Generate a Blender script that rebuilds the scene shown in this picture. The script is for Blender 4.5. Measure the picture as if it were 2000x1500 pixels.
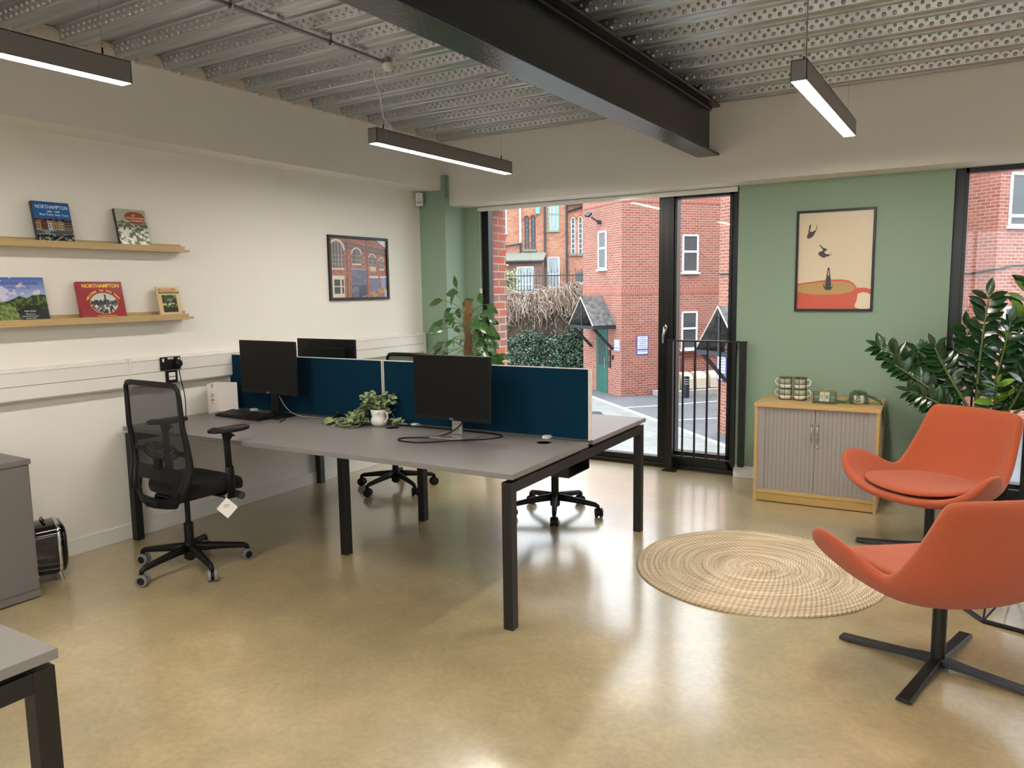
import bpy, bmesh, math, random
import numpy as np
from mathutils import Vector, Matrix, Euler
random.seed(7)
S = bpy.context.scene
COL = S.collection
for o in list(bpy.data.objects): bpy.data.objects.remove(o)
R = math.radians
PI = math.pi

# ------------------------------------------------------------------ camera
def make_camera():
    yaw, p, r = -0.549096, -0.121609, -0.0144265
    f = Vector((math.sin(yaw)*math.cos(p), math.cos(yaw)*math.cos(p), math.sin(p)))
    rt = Vector((math.cos(yaw), -math.sin(yaw), 0)); up = rt.cross(f)
    r2 = rt*math.cos(r)+up*math.sin(r); u2 = -rt*math.sin(r)+up*math.cos(r)
    m = Matrix((r2, u2, -f)).transposed().to_4x4(); m.translation = (0, 0, 1.54)
    cd = bpy.data.cameras.new('camera'); c = bpy.data.objects.new('camera', cd)
    cd.sensor_fit = 'HORIZONTAL'; cd.sensor_width = 36; cd.lens = 36*1500.5/2000
    cd.clip_start = .02; cd.clip_end = 300
    c.matrix_world = m; COL.objects.link(c); S.camera = c
make_camera()

# ------------------------------------------------------------------ world, exposure
LAMP = 105.0            # luminaire diffuser radiance
SKY = 6.1
LAMP_COL = (1.0, .93, .83)
w = bpy.data.worlds.new('overcast'); S.world = w; w.use_nodes = True
nt = w.node_tree; nt.nodes.clear()
o_ = nt.nodes.new('ShaderNodeOutputWorld'); bg = nt.nodes.new('ShaderNodeBackground')
tc = nt.nodes.new('ShaderNodeTexCoord'); sx = nt.nodes.new('ShaderNodeSeparateXYZ'); rp = nt.nodes.new('ShaderNodeValToRGB')
rp.color_ramp.elements[0].position = .49; rp.color_ramp.elements[0].color = (.36, .37, .39, 1)
rp.color_ramp.elements[1].position = 1.0; rp.color_ramp.elements[1].color = (.88, .94, 1.0, 1)
mr = nt.nodes.new('ShaderNodeMapRange'); mr.inputs[1].default_value = -1; mr.inputs[2].default_value = 1
nt.links.new(tc.outputs['Generated'], sx.inputs[0]); nt.links.new(sx.outputs[2], mr.inputs[0])
nt.links.new(mr.outputs[0], rp.inputs[0]); nt.links.new(rp.outputs[0], bg.inputs[0])
bg.inputs[1].default_value = SKY; nt.links.new(bg.outputs[0], o_.inputs[0])
S.view_settings.view_transform = 'Standard'; S.view_settings.look = 'None'
S.view_settings.gamma = 1; S.view_settings.use_curve_mapping = False
S.view_settings.exposure = 0.27

# ------------------------------------------------------------------ materials
def lin(c):
    c = c/255.
    return c/12.92 if c <= .04045 else ((c+.055)/1.055)**2.4
def col(r, g, b): return (lin(r), lin(g), lin(b), 1)
MATS = {}
def mat(name, c, rough=.5, metal=0, var=0, vs=8, bump=0, bs=60, coat=0, spec=.5, emit=None, es=0, stretch=None, c2=None, sheen=0, coords='Object', det=3):
    if name in MATS: return MATS[name]
    m = bpy.data.materials.new(name); m.use_nodes = True; t = m.node_tree; n = t.nodes; L = t.links
    p = n['Principled BSDF']; p.inputs['Base Color'].default_value = c
    p.inputs['Roughness'].default_value = rough; p.inputs['Metallic'].default_value = metal
    p.inputs['Coat Weight'].default_value = coat; p.inputs['Specular IOR Level'].default_value = spec
    if sheen: p.inputs['Sheen Weight'].default_value = sheen
    if emit: p.inputs['Emission Color'].default_value = emit; p.inputs['Emission Strength'].default_value = es
    if var or bump:
        tcn = n.new('ShaderNodeTexCoord'); mp = n.new('ShaderNodeMapping'); L.new(tcn.outputs[coords], mp.inputs[0])
        if stretch: mp.inputs['Scale'].default_value = stretch
    if var:
        no = n.new('ShaderNodeTexNoise'); no.inputs['Scale'].default_value = vs; no.inputs['Detail'].default_value = det; L.new(mp.outputs[0], no.inputs[0])
        r_ = n.new('ShaderNodeValToRGB'); r_.color_ramp.elements[0].position = .3; r_.color_ramp.elements[1].position = .7
        a = c2 or tuple(x*(1-var) for x in c[:3])+(1,)
        r_.color_ramp.elements[0].color = a; r_.color_ramp.elements[1].color = c if c2 else tuple(min(1, x*(1+var)) for x in c[:3])+(1,)
        L.new(no.outputs[0], r_.inputs[0]); L.new(r_.outputs[0], p.inputs['Base Color'])
    if bump:
        nb = n.new('ShaderNodeTexNoise'); nb.inputs['Scale'].default_value = bs; nb.inputs['Detail'].default_value = 2; L.new(mp.outputs[0], nb.inputs[0])
        b = n.new('ShaderNodeBump'); b.inputs['Strength'].default_value = bump; b.inputs['Distance'].default_value = .01
        L.new(nb.outputs[0], b.inputs['Height']); L.new(b.outputs[0], p.inputs['Normal'])
    MATS[name] = m; return m

M_wall = mat('white_paint', col(226, 222, 214), .6, bump=.04, bs=120)
M_bulk = M_wall
M_green = mat('sage_green_paint', col(140, 163, 142), .6, bump=.04, bs=120)
M_skirt = mat('skirting_paint', col(222, 220, 214), .4)
M_black = mat('black_metal', col(12, 12, 12), .42, bump=.03, bs=200)
M_alu = mat('black_aluminium', col(11, 11, 12), .3)
M_beam = mat('beam_paint', col(22, 24, 30), .25, bump=.12, bs=45)
M_plas = mat('black_plastic', col(11, 11, 12), .5, spec=.3, bump=.05, bs=300)
M_plasg = mat('gloss_black', col(10, 10, 11), .12)
M_seatf = mat('black_fabric', col(9, 9, 10), .9, bump=.3, bs=500, sheen=.03)
M_grey = mat('grey_laminate', col(122, 118, 115), .4, var=.02, vs=40)
M_edge = mat('grey_edging', col(120, 114, 110), .4)
M_seam = mat('pale_joint', col(170, 165, 158), .5)
M_cab = mat('grey_board', col(106, 102, 100), .45)
M_stile = mat('grey_stile', col(150, 144, 140), .45)
M_teal = mat('teal_fabric', col(5, 46, 66), .95, spec=.15, var=.06, vs=300, bump=.3, bs=700)
M_teal2 = M_teal
M_trimw = mat('pale_trim', col(214, 208, 200), .4)
M_chrome = mat('chrome', col(205, 205, 205), .15, metal=1)
M_steel = mat('brushed_steel', col(180, 178, 172), .32, metal=1)
M_silver = mat('silver_plastic', col(176, 174, 168), .3, metal=.7)
M_trunk = mat('trunking_plastic', col(222, 218, 212), .35)
M_white = mat('white_plastic', col(225, 224, 220), .35)
M_wcer = mat('white_ceramic', col(226, 222, 214), .15)
M_paper = mat('paper', col(232, 226, 220), .7)
M_ink = mat('print_ink', col(50, 44, 48), .7)
M_screen = mat('matt_screen', col(10, 10, 10), .45, spec=.22)
M_oak = mat('oak', col(188, 155, 98), .35, var=.07, vs=9, stretch=(1, 14, 14), det=6)
M_oakd = mat('oak_dark', col(180, 147, 86), .4, var=.08, vs=9, stretch=(1, 14, 14), det=6)
M_ledge = mat('birch_ledge', col(180, 153, 106), .45, var=.08, vs=7, stretch=(14, 1, 14), det=5)
M_orange = mat('orange_wool', col(178, 84, 50), .95, var=.10, vs=260, bump=.35, bs=600, sheen=.15)
M_leaf = mat('zz_leaf', col(30, 62, 30), .22, var=.25, vs=14, coat=.3)
M_leafn = mat('zz_leaf_new', col(112, 148, 52), .3)
M_stem = mat('zz_stem', col(104, 118, 66), .5, var=.15, vs=30)
M_poth = mat('pothos_leaf', col(52, 92, 38), .26, var=.45, vs=38, coat=.3, stretch=(1, 1, 2.4))
M_coir = mat('coir', col(124, 84, 54), .95, var=.3, vs=90, bump=.9, bs=160)
M_faux = mat('faux_leaf', col(128, 142, 100), .55, var=.3, vs=45)
M_pearl = mat('bead_leaf', col(84, 108, 72), .5, var=.2, vs=60)
M_soil = mat('soil', col(48, 36, 28), 1, bump=.8, bs=90)
M_gold = mat('gold_wire', col(214, 180, 120), .25, metal=1)
M_darkgrey = mat('light_housing', col(128, 124, 122), .4, metal=.15)
M_diff = mat('lit_diffuser', (1, 1, 1, 1), .5, emit=LAMP_COL+(1,), es=LAMP)
M_clear = mat('clear_plastic', col(225, 225, 220), .15)
M_greyr = mat('grey_rubber', col(120, 120, 120), .6)

def mesh_mat():
    m = bpy.data.materials.new('mesh_fabric'); m.use_nodes = True; t = m.node_tree; n = t.nodes
    p = n['Principled BSDF']; p.inputs['Base Color'].default_value = col(26, 26, 28); p.inputs['Roughness'].default_value = .8
    tr = n.new('ShaderNodeBsdfTransparent'); mx = n.new('ShaderNodeMixShader'); mx.inputs[0].default_value = .78
    t.links.new(tr.outputs[0], mx.inputs[1]); t.links.new(p.outputs[0], mx.inputs[2]); t.links.new(mx.outputs[0], n['Material Output'].inputs[0])
    return m
M_mesh = mesh_mat()
def glass_mat():
    m = bpy.data.materials.new('window_glass'); m.use_nodes = True; t = m.node_tree; n = t.nodes; L = t.links; n.remove(n['Principled BSDF'])
    tr = n.new('ShaderNodeBsdfTransparent'); tr.inputs[0].default_value = (.97, .985, .98, 1)
    gl = n.new('ShaderNodeBsdfGlossy'); gl.inputs['Roughness'].default_value = 0
    lw = n.new('ShaderNodeLayerWeight'); lw.inputs[0].default_value = .5
    pw = n.new('ShaderNodeMath'); pw.operation = 'POWER'; pw.inputs[1].default_value = 5
    ml = n.new('ShaderNodeMath'); ml.operation = 'MULTIPLY_ADD'; ml.inputs[1].default_value = .9; ml.inputs[2].default_value = .035
    mx = n.new('ShaderNodeMixShader')
    L.new(lw.outputs['Facing'], pw.inputs[0]); L.new(pw.outputs[0], ml.inputs[0]); L.new(ml.outputs[0], mx.inputs[0])
    L.new(tr.outputs[0], mx.inputs[1]); L.new(gl.outputs[0], mx.inputs[2]); L.new(mx.outputs[0], n['Material Output'].inputs[0])
    return m
M_glass = glass_mat()
def brick_mat(name, c1, c2, c3, mortar, bw=.225, bh=.075, rot=False, bias=0, ms=.012):
    m = bpy.data.materials.new(name); m.use_nodes = True; t = m.node_tree; n = t.nodes; L = t.links; p = n['Principled BSDF']
    uv = n.new('ShaderNodeTexCoord'); b = n.new('ShaderNodeTexBrick'); mp = n.new('ShaderNodeMapping')
    L.new(uv.outputs['UV'], mp.inputs[0]); L.new(mp.outputs[0], b.inputs[0])
    if rot: mp.inputs['Rotation'].default_value = (0, 0, PI/2)
    b.inputs['Scale'].default_value = 1; b.inputs['Brick Width'].default_value = bw; b.inputs['Row Height'].default_value = bh
    b.inputs['Mortar Size'].default_value = ms/2; b.inputs['Mortar Smooth'].default_value = .2; b.inputs['Bias'].default_value = bias
    b.inputs['Color1'].default_value = c1; b.inputs['Color2'].default_value = c2; b.inputs['Mortar'].default_value = mortar
    no = n.new('ShaderNodeTexNoise'); no.inputs['Scale'].default_value = 1.1; no.inputs['Detail'].default_value = 4; L.new(mp.outputs[0], no.inputs[0])
    r_ = n.new('ShaderNodeValToRGB'); r_.color_ramp.elements[0].position = .45; r_.color_ramp.elements[1].position = .75
    r_.color_ramp.elements[0].color = (0, 0, 0, 1); r_.color_ramp.elements[1].color = (.6, .6, .6, 1)
    mx = n.new('ShaderNodeMixRGB'); mx.inputs[2].default_value = c3
    L.new(no.outputs[0], r_.inputs[0]); L.new(r_.outputs[0], mx.inputs[0]); L.new(b.outputs[0], mx.inputs[1]); L.new(mx.outputs[0], p.inputs['Base Color'])
    bp_ = n.new('ShaderNodeBump'); bp_.inputs['Strength'].default_value = .5; bp_.inputs['Distance'].default_value = .01; bp_.invert = True
    L.new(b.outputs['Fac'], bp_.inputs['Height']); L.new(bp_.outputs[0], p.inputs['Normal']); p.inputs['Roughness'].default_value = .85
    return m
B_red = brick_mat('red_brick', col(160, 94, 78), col(132, 76, 63), col(146, 104, 90), col(172, 150, 138), ms=.018)
B_sold = brick_mat('soldier_brick', col(160, 86, 70), col(146, 76, 62), col(156, 90, 74), col(182, 154, 142), rot=True, ms=.017)
B_old = brick_mat('old_orange_brick', col(196, 134, 102), col(160, 96, 74), col(176, 138, 116), col(132, 112, 100), ms=.02)
B_near = brick_mat('near_brick', col(178, 88, 66), col(132, 100, 94), col(160, 90, 70), col(178, 164, 148), bias=-.15, ms=.016)
def attr_mat(name, rough=.35, coat=0):
    m = bpy.data.materials.new(name); m.use_nodes = True; n = m.node_tree.nodes
    a = n.new('ShaderNodeAttribute'); a.attribute_name = 'Col'
    m.node_tree.links.new(a.outputs['Color'], n['Principled BSDF'].inputs['Base Color'])
    n['Principled BSDF'].inputs['Roughness'].default_value = rough; n['Principled BSDF'].inputs['Coat Weight'].default_value = coat
    return m
M_print = attr_mat('printed_cover', .22, .3)
M_photo = attr_mat('printed_photo', .3)

# ------------------------------------------------------------------ mesh builder
class MB:
    def __init__(s): s.v = []; s.f = []; s.mi = []; s.uv = {}; s.cur = 0
    def add(s, vs, fs, uvs=None):
        b = len(s.v); s.v += [tuple(v) for v in vs]
        for i, f in enumerate(fs):
            if uvs: s.uv[len(s.f)] = uvs[i]
            s.f.append(tuple(b+k for k in f)); s.mi.append(s.cur)
        return s
    def box(s, x0, x1, y0, y1, z0, z1, m=None):
        vs = [(x, y, z) for x in (x0, x1) for y in (y0, y1) for z in (z0, z1)]
        if m is not None: vs = [m @ Vector(v) for v in vs]
        return s.add(vs, [(0, 1, 3, 2), (4, 6, 7, 5), (0, 4, 5, 1), (2, 3, 7, 6), (0, 2, 6, 4), (1, 5, 7, 3)])
    def quad(s, a, b, c, d, uv=None): return s.add([a, b, c, d], [(0, 1, 2, 3)], [uv] if uv else None)
    def frame(s, a, b):
        a = Vector(a); b = Vector(b); d = (b-a).normalized()
        u = d.cross(Vector((0, 0, 1)));
        if u.length < .05: u = d.cross(Vector((0, 1, 0)))
        u.normalize(); return d, u, u.cross(d).normalized()
    def cyl(s, a, b, r0, r1=None, n=12, caps=True):
        r1 = r0 if r1 is None else r1; a = Vector(a); b = Vector(b); d, u, w_ = s.frame(a, b); vs = []
        for c, r in ((a, r0), (b, r1)):
            for i in range(n):
                t = 2*PI*i/n; vs.append(c+u*math.cos(t)*r+w_*math.sin(t)*r)
        fs = [(i, (i+1) % n, n+(i+1) % n, n+i) for i in range(n)]
        if caps: fs += [tuple(range(n))[::-1], tuple(range(n, 2*n))]
        return s.add(vs, fs)
    def tube(s, pts, r, n=8, sx=1, closed=False, rs=None, flat=None):
        pts = [Vector(p) for p in pts]; k = len(pts); vs = []; pu = None
        for i, p in enumerate(pts):
            a = pts[i-1] if (i > 0 or closed) else p; b = pts[(i+1) % k] if (i < k-1 or closed) else p
            d = (b-a).normalized()
            if flat is not None: u = Vector(flat) - d*d.dot(Vector(flat))
            elif pu is None:
                u = d.cross(Vector((0, 0, 1)))
                if u.length < .1: u = d.cross(Vector((0, 1, 0)))
            else: u = pu - d*d.dot(pu)
            if u.length < 1e-6: u = d.cross(Vector((1, 0, 0)))
            u.normalize(); pu = u; w_ = d.cross(u); rr = rs[i] if rs else r
            for j in range(n):
                t = 2*PI*j/n; vs.append(p+u*math.cos(t)*rr*sx+w_*math.sin(t)*rr)
        fs = []
        for i in range(k if closed else k-1):
            for j in range(n):
                a = i*n+j; b = i*n+(j+1) % n; c = ((i+1) % k)*n+(j+1) % n; d = ((i+1) % k)*n+j; fs.append((a, b, c, d))
        if not closed: fs += [tuple(range(n))[::-1], tuple((k-1)*n+j for j in range(n))]
        return s.add(vs, fs)
    def lathe(s, prof, c=(0, 0, 0), n=24, m=None):
        vs = []
        for r, z in prof:
            for i in range(n):
                t = 2*PI*i/n; p = Vector((c[0]+r*math.cos(t), c[1]+r*math.sin(t), c[2]+z)); vs.append(m @ p if m is not None else p)
        fs = [(i*n+j, i*n+(j+1) % n, (i+1)*n+(j+1) % n, (i+1)*n+j) for i in range(len(prof)-1) for j in range(n)]
        if prof[0][0] > 1e-4: fs.append(tuple(range(n))[::-1])
        if prof[-1][0] > 1e-4: fs.append(tuple((len(prof)-1)*n+j for j in range(n)))
        return s.add(vs, fs)
    def prism(s, pts, thick, o, ux, uy, un=None):
        """polygon (2-D pts) in frame o,ux,uy extruded by thick along un"""
        o = Vector(o); ux = Vector(ux); uy = Vector(uy); un = Vector(un) if un else ux.cross(uy)
        k = len(pts); vs = [o+ux*a+uy*b for a, b in pts]+[o+ux*a+uy*b+un*thick for a, b in pts]
        return s.add(vs, [tuple(range(k))[::-1], tuple(range(k, 2*k))]+[(i, (i+1) % k, k+(i+1) % k, k+i) for i in range(k)])
    def sphere(s, c, r, n=10, m=6, sc=(1, 1, 1)):
        prof = [(r*math.sin(PI*i/m), -r*math.cos(PI*i/m)) for i in range(m+1)]
        vs = []; 
        for a, z in prof:
            for j in range(n):
                t = 2*PI*j/n; vs.append((c[0]+a*math.cos(t)*sc[0], c[1]+a*math.sin(t)*sc[1], c[2]+z*sc[2]))
        return s.add(vs, [(i*n+j, i*n+(j+1) % n, (i+1)*n+(j+1) % n, (i+1)*n+j) for i in range(m) for j in range(n)])
    def leaf(s, base, d, up, L, W, fold=.25, droop=.2, tip=1.0):
        base = Vector(base); d = Vector(d).normalized(); up = Vector(up); sd = d.cross(up)
        if sd.length < .01: sd = d.cross(Vector((1, .3, 0)))
        sd.normalize(); up = sd.cross(d).normalized(); P = []
        for t, w_ in ((0, .05), (.25, .8), (.5, 1.0), (.78, .62*tip), (1, .0)):
            c = base+d*L*t-up*droop*L*t*t
            P.append((c+sd*W*w_/2+up*fold*W*w_/2, c, c-sd*W*w_/2+up*fold*W*w_/2))
        vs = [q for tr in P for q in tr]; fs = []
        for i in range(4):
            a = i*3; fs += [(a, a+1, a+4, a+3), (a+1, a+2, a+5, a+4)]
        return s.add(vs, fs)
    def build(s, name, mats, parent=None, smooth=False, bevel=0, loc=None, rot=None, seg=2, sub=0, auto=None, merge=False):
        me = bpy.data.meshes.new(name); me.from_pydata([tuple(v) for v in s.v], [], s.f); 
        if not isinstance(mats, (list, tuple)): mats = [mats]
        for m in mats: me.materials.append(m)
        me.polygons.foreach_set('material_index', s.mi)
        if s.uv:
            ul = me.uv_layers.new(name='UVMap')
            for pi, uv in s.uv.items():
                if uv:
                    for li, q in zip(me.polygons[pi].loop_indices, uv): ul.data[li].uv = q
        bm = bmesh.new(); bm.from_mesh(me)
        if merge: bmesh.ops.remove_doubles(bm, verts=bm.verts, dist=1e-5)
        bmesh.ops.recalc_face_normals(bm, faces=bm.faces) if not s.uv else None
        bm.to_mesh(me); bm.free()
        if smooth:
            me.polygons.foreach_set('use_smooth', [True]*len(me.polygons))
        o = bpy.data.objects.new(name, me); COL.objects.link(o)
        if parent is not None: o.parent = parent
        if loc: o.location = loc
        if rot: o.rotation_euler = rot
        if bevel:
            b = o.modifiers.new('bevel', 'BEVEL'); b.width = bevel; b.segments = seg; b.limit_method = 'ANGLE'; b.angle_limit = R(40); b.harden_normals = False
            me.polygons.foreach_set('use_smooth', [False]*len(me.polygons))
        if sub:
            q = o.modifiers.new('sub', 'SUBSURF'); q.levels = sub; q.render_levels = sub
            me.polygons.foreach_set('use_smooth', [True]*len(me.polygons))
        if auto is not None:
            me.polygons.foreach_set('use_smooth', [True]*len(me.polygons))
            me.set_sharp_from_angle(angle=R(auto))
        return o
def tag(o, label, cat, group=None):
    o['label'] = label; o['category'] = cat
    if group: o['group'] = group
    return o
def thing(name, label, cat, loc=(0, 0, 0), rz=0, group=None, rot=None):
    o = bpy.data.objects.new(name, None); o.empty_display_size = .1; COL.objects.link(o)
    o.location = loc; o.rotation_euler = rot if rot else (0, 0, rz)
    return tag(o, label, cat, group)
def struct(o): o['kind'] = 'structure'; return o
def copy_tree(o, parent=None):
    c = o.copy(); COL.objects.link(c); c.parent = parent
    for ch in [k for k in bpy.data.objects if k.parent == o]: copy_tree(ch, c)
    return c
def text(name, s, size, m, parent, loc, rot=(PI/2, 0, 0), align='CENTER', ext=.0004, sx=1, bold=0):
    cu = bpy.data.curves.new(name, 'FONT'); cu.body = s; cu.size = size; cu.extrude = ext; cu.align_x = align; cu.offset = bold; cu.resolution_u = 3
    t = bpy.data.objects.new('tmp', cu); COL.objects.link(t); dg = bpy.context.evaluated_depsgraph_get()
    me = bpy.data.meshes.new_from_object(t.evaluated_get(dg)); bpy.data.objects.remove(t); me.name = name
    me.materials.clear(); me.materials.append(m)
    o = bpy.data.objects.new(name, me); COL.objects.link(o); o.parent = parent; o.location = loc; o.rotation_euler = rot; o.scale = (sx, 1, 1)
    return o
def picture(name, wd, ht, nx, ny, fn, parent, loc, m):
    """a flat print in the local xz plane facing -y; fn(U,V) -> linear rgb, V=0 at the top"""
    me = bpy.data.meshes.new(name); xs = np.linspace(0, wd, nx+1); zs = np.linspace(0, ht, ny+1)
    vs = [(x, 0, z) for z in zs for x in xs]; fs = [(j*(nx+1)+i, j*(nx+1)+i+1, (j+1)*(nx+1)+i+1, (j+1)*(nx+1)+i) for j in range(ny) for i in range(nx)]
    me.from_pydata(vs, [], fs); me.materials.append(m)
    U, V = np.meshgrid((np.arange(nx)+.5)/nx, 1-(np.arange(ny)+.5)/ny)
    C = fn(U, V).reshape(-1, 3); C = np.concatenate([C, np.ones((len(C), 1))], 1); C = np.repeat(C, 4, axis=0)
    a = me.color_attributes.new('Col', 'FLOAT_COLOR', 'CORNER'); a.data.foreach_set('color', C.astype(np.float32).ravel())
    o = bpy.data.objects.new(name, me); COL.objects.link(o); o.parent = parent; o.location = loc; return o
_rs = np.random.RandomState(3)
def nz(U, V, fu, fv, seed=0):
    """cheap value noise 0..1"""
    rs = np.random.RandomState(seed); g = rs.rand(int(fv)+3, int(fu)+3); x = U*fu; y = V*fv
    i = x.astype(int); j = y.astype(int); a = x-i; b = y-j; a = a*a*(3-2*a); b = b*b*(3-2*b)
    return (g[j, i]*(1-a)+g[j, i+1]*a)*(1-b)+(g[j+1, i]*(1-a)+g[j+1, i+1]*a)*b
def put(C, mask, c, k=1.0):
    c = np.array(col(*c)[:3]); C[mask] = C[mask]*(1-k)+c*k

# ================================================================== ROOM
XL, YC, YW, ZC = -4.58, 5.93, 6.19, 2.90        # left wall, bulkhead face, window wall, deck underside
XR, YB = 3.4, -3.2
def floor_mat():
    m = bpy.data.materials.new('polished_concrete'); m.use_nodes = True; t = m.node_tree; n = t.nodes; L = t.links; p = n['Principled BSDF']
    tcn = n.new('ShaderNodeTexCoord')
    def noise(sc, det, rough=.55, dist=0):
        k = n.new('ShaderNodeTexNoise'); k.inputs['Scale'].default_value = sc; k.inputs['Detail'].default_value = det; k.inputs['Roughness'].default_value = rough; k.inputs['Distortion'].default_value = dist
        L.new(tcn.outputs['Object'], k.inputs[0]); return k
    a = noise(.9, 5, .55, .3); b = noise(5, 10, .72, .2); c = noise(40, 4)
    r1 = n.new('ShaderNodeValToRGB'); r1.color_ramp.elements[0].position = .3; r1.color_ramp.elements[1].position = .72
    r1.color_ramp.elements[0].color = col(158, 142, 108); r1.color_ramp.elements[1].color = col(190, 170, 128); L.new(a.outputs[0], r1.inputs[0])
    r2 = n.new('ShaderNodeValToRGB'); r2.color_ramp.elements[0].position = .25; r2.color_ramp.elements[1].position = .8
    r2.color_ramp.elements[0].color = (.70, .70, .70, 1); r2.color_ramp.elements[1].color = (1.14, 1.12, 1.09, 1); L.new(b.outputs[0], r2.inputs[0])
    mx = n.new('ShaderNodeMixRGB'); mx.blend_type = 'MULTIPLY'; mx.inputs[0].default_value = 1
    L.new(r1.outputs[0], mx.inputs[1]); L.new(r2.outputs[0], mx.inputs[2]); m3 = n.new('ShaderNodeMixRGB'); m3.blend_type = 'MULTIPLY'; m3.inputs[0].default_value = 1
    r3 = n.new('ShaderNodeValToRGB'); r3.color_ramp.elements[0].position = .38; r3.color_ramp.elements[1].position = .62; r3.color_ramp.elements[0].color = (.93, .93, .93, 1); r3.color_ramp.elements[1].color = (1.04, 1.04, 1.04, 1)
    L.new(c.outputs[0], r3.inputs[0]); L.new(mx.outputs[0], m3.inputs[1]); L.new(r3.outputs[0], m3.inputs[2])
    d_ = noise(2.6, 9, .7, 2.2); r4 = n.new('ShaderNodeValToRGB'); r4.color_ramp.elements[0].position = .66; r4.color_ramp.elements[1].position = .74; r4.color_ramp.elements[0].color = (0, 0, 0, 1); r4.color_ramp.elements[1].color = (.45, .45, .45, 1)
    m4 = n.new('ShaderNodeMixRGB'); m4.inputs[2].default_value = col(206, 196, 172); L.new(d_.outputs[0], r4.inputs[0]); L.new(r4.outputs[0], m4.inputs[0]); L.new(m3.outputs[0], m4.inputs[1]); L.new(m4.outputs[0], p.inputs['Base Color'])
    rr = n.new('ShaderNodeMapRange'); rr.inputs[1].default_value = .3; rr.inputs[2].default_value = .7; rr.inputs[3].default_value = .32; rr.inputs[4].default_value = .5
    L.new(b.outputs[0], rr.inputs[0]); L.new(rr.outputs[0], p.inputs['Roughness'])
    bp_ = n.new('ShaderNodeBump'); bp_.inputs['Strength'].default_value = .03; bp_.inputs['Distance'].default_value = .02
    L.new(b.outputs[0], bp_.inputs['Height']); L.new(bp_.outputs[0], p.inputs['Normal'])
    p.inputs['Specular IOR Level'].default_value = .5; p.inputs['Coat Weight'].default_value = 1; p.inputs['Coat IOR'].default_value = 1.75; p.inputs['Coat Roughness'].default_value = .17
    return m
struct(MB().box(XL-.1, XR+.1, YB-.1, 6.42, -.2, 0).build('floor', floor_mat()))
struct(MB().box(XL-.2, XL, YB-.1, 6.4, 0, 3.2).build('wall_left', M_wall))
struct(MB().box(XR, XR+.2, YB-.1, 6.4, 0, 3.2).build('wall_right', M_wall))
mb = MB(); b0, b1 = -3.6, 1.6
mb.box(XL-.2, b0, YB-.2, YB, 0, 3.2).box(b1, XR+.2, YB-.2, YB, 0, 3.2).box(b0, b1, YB-.2, YB, 0, .85).box(b0, b1, YB-.2, YB, 2.5, 3.2)
struct(mb.build('wall_back', M_wall))
wb = struct(bpy.data.objects.new('window_added_fill', None)); COL.objects.link(wb)  # added unseen window, lets in fill daylight to lift the upper walls
m = MB()
for x in (b0, -1.9, -.2, b1-.06): m.box(x, x+.06, YB-.12, YB-.06, .85, 2.5)
m.box(b0, b1, YB-.12, YB-.06, .85, .91).box(b0, b1, YB-.12, YB-.06, 2.44, 2.5); m.build('window_frame', M_alu, wb)
MB().box(b0, b1, YB-.095, YB-.089, .9, 2.45).build('glass', M_glass, wb)
# window wall: green piers and the spandrel above the openings
W2R = 2.45
mb = MB()
mb.box(XL, -4.285, 5.86, 6.40, 0, 2.6)             # corner column
mb.box(-4.285, -4.145, YW, 6.40, 0, 2.6)           # return beside the first window
mb.box(-1.675, -.205, YW, 6.40, 0, 2.6)            # pier with the poster
mb.box(W2R, XR, YW, 6.40, 0, 2.6)
struct(mb.build('wall_window', M_green))
struct(MB().box(-4.145, -1.675, YW+.02, 6.40, 2.33, 3.2).box(-.205, W2R, YW+.02, 6.40, 2.35, 3.2).box(XL, XR, 6.28, 6.40, 2.6, 3.2).build('wall_lintel', M_wall))
struct(MB().box(-4.325, XR, YC, YW+.06, 2.325, 3.2).build('wall_bulkhead_window', M_wall))
struct(MB().box(XL, -4.325, YB, YC+.27, 2.465, 3.2).build('wall_bulkhead_left', M_wall))
# skirting
struct(MB().box(XL, XL+.015, YB, 5.86, 0, .098).build('baseboard_left', M_skirt, bevel=.003))
struct(MB().box(-1.675, -.205, YW-.016, YW, 0, .098).build('baseboard_window', M_skirt, bevel=.003))
struct(MB().box(XL, -4.27, 5.845, 5.86, 0, .098).build('baseboard_column', M_skirt, bevel=.003))

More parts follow.
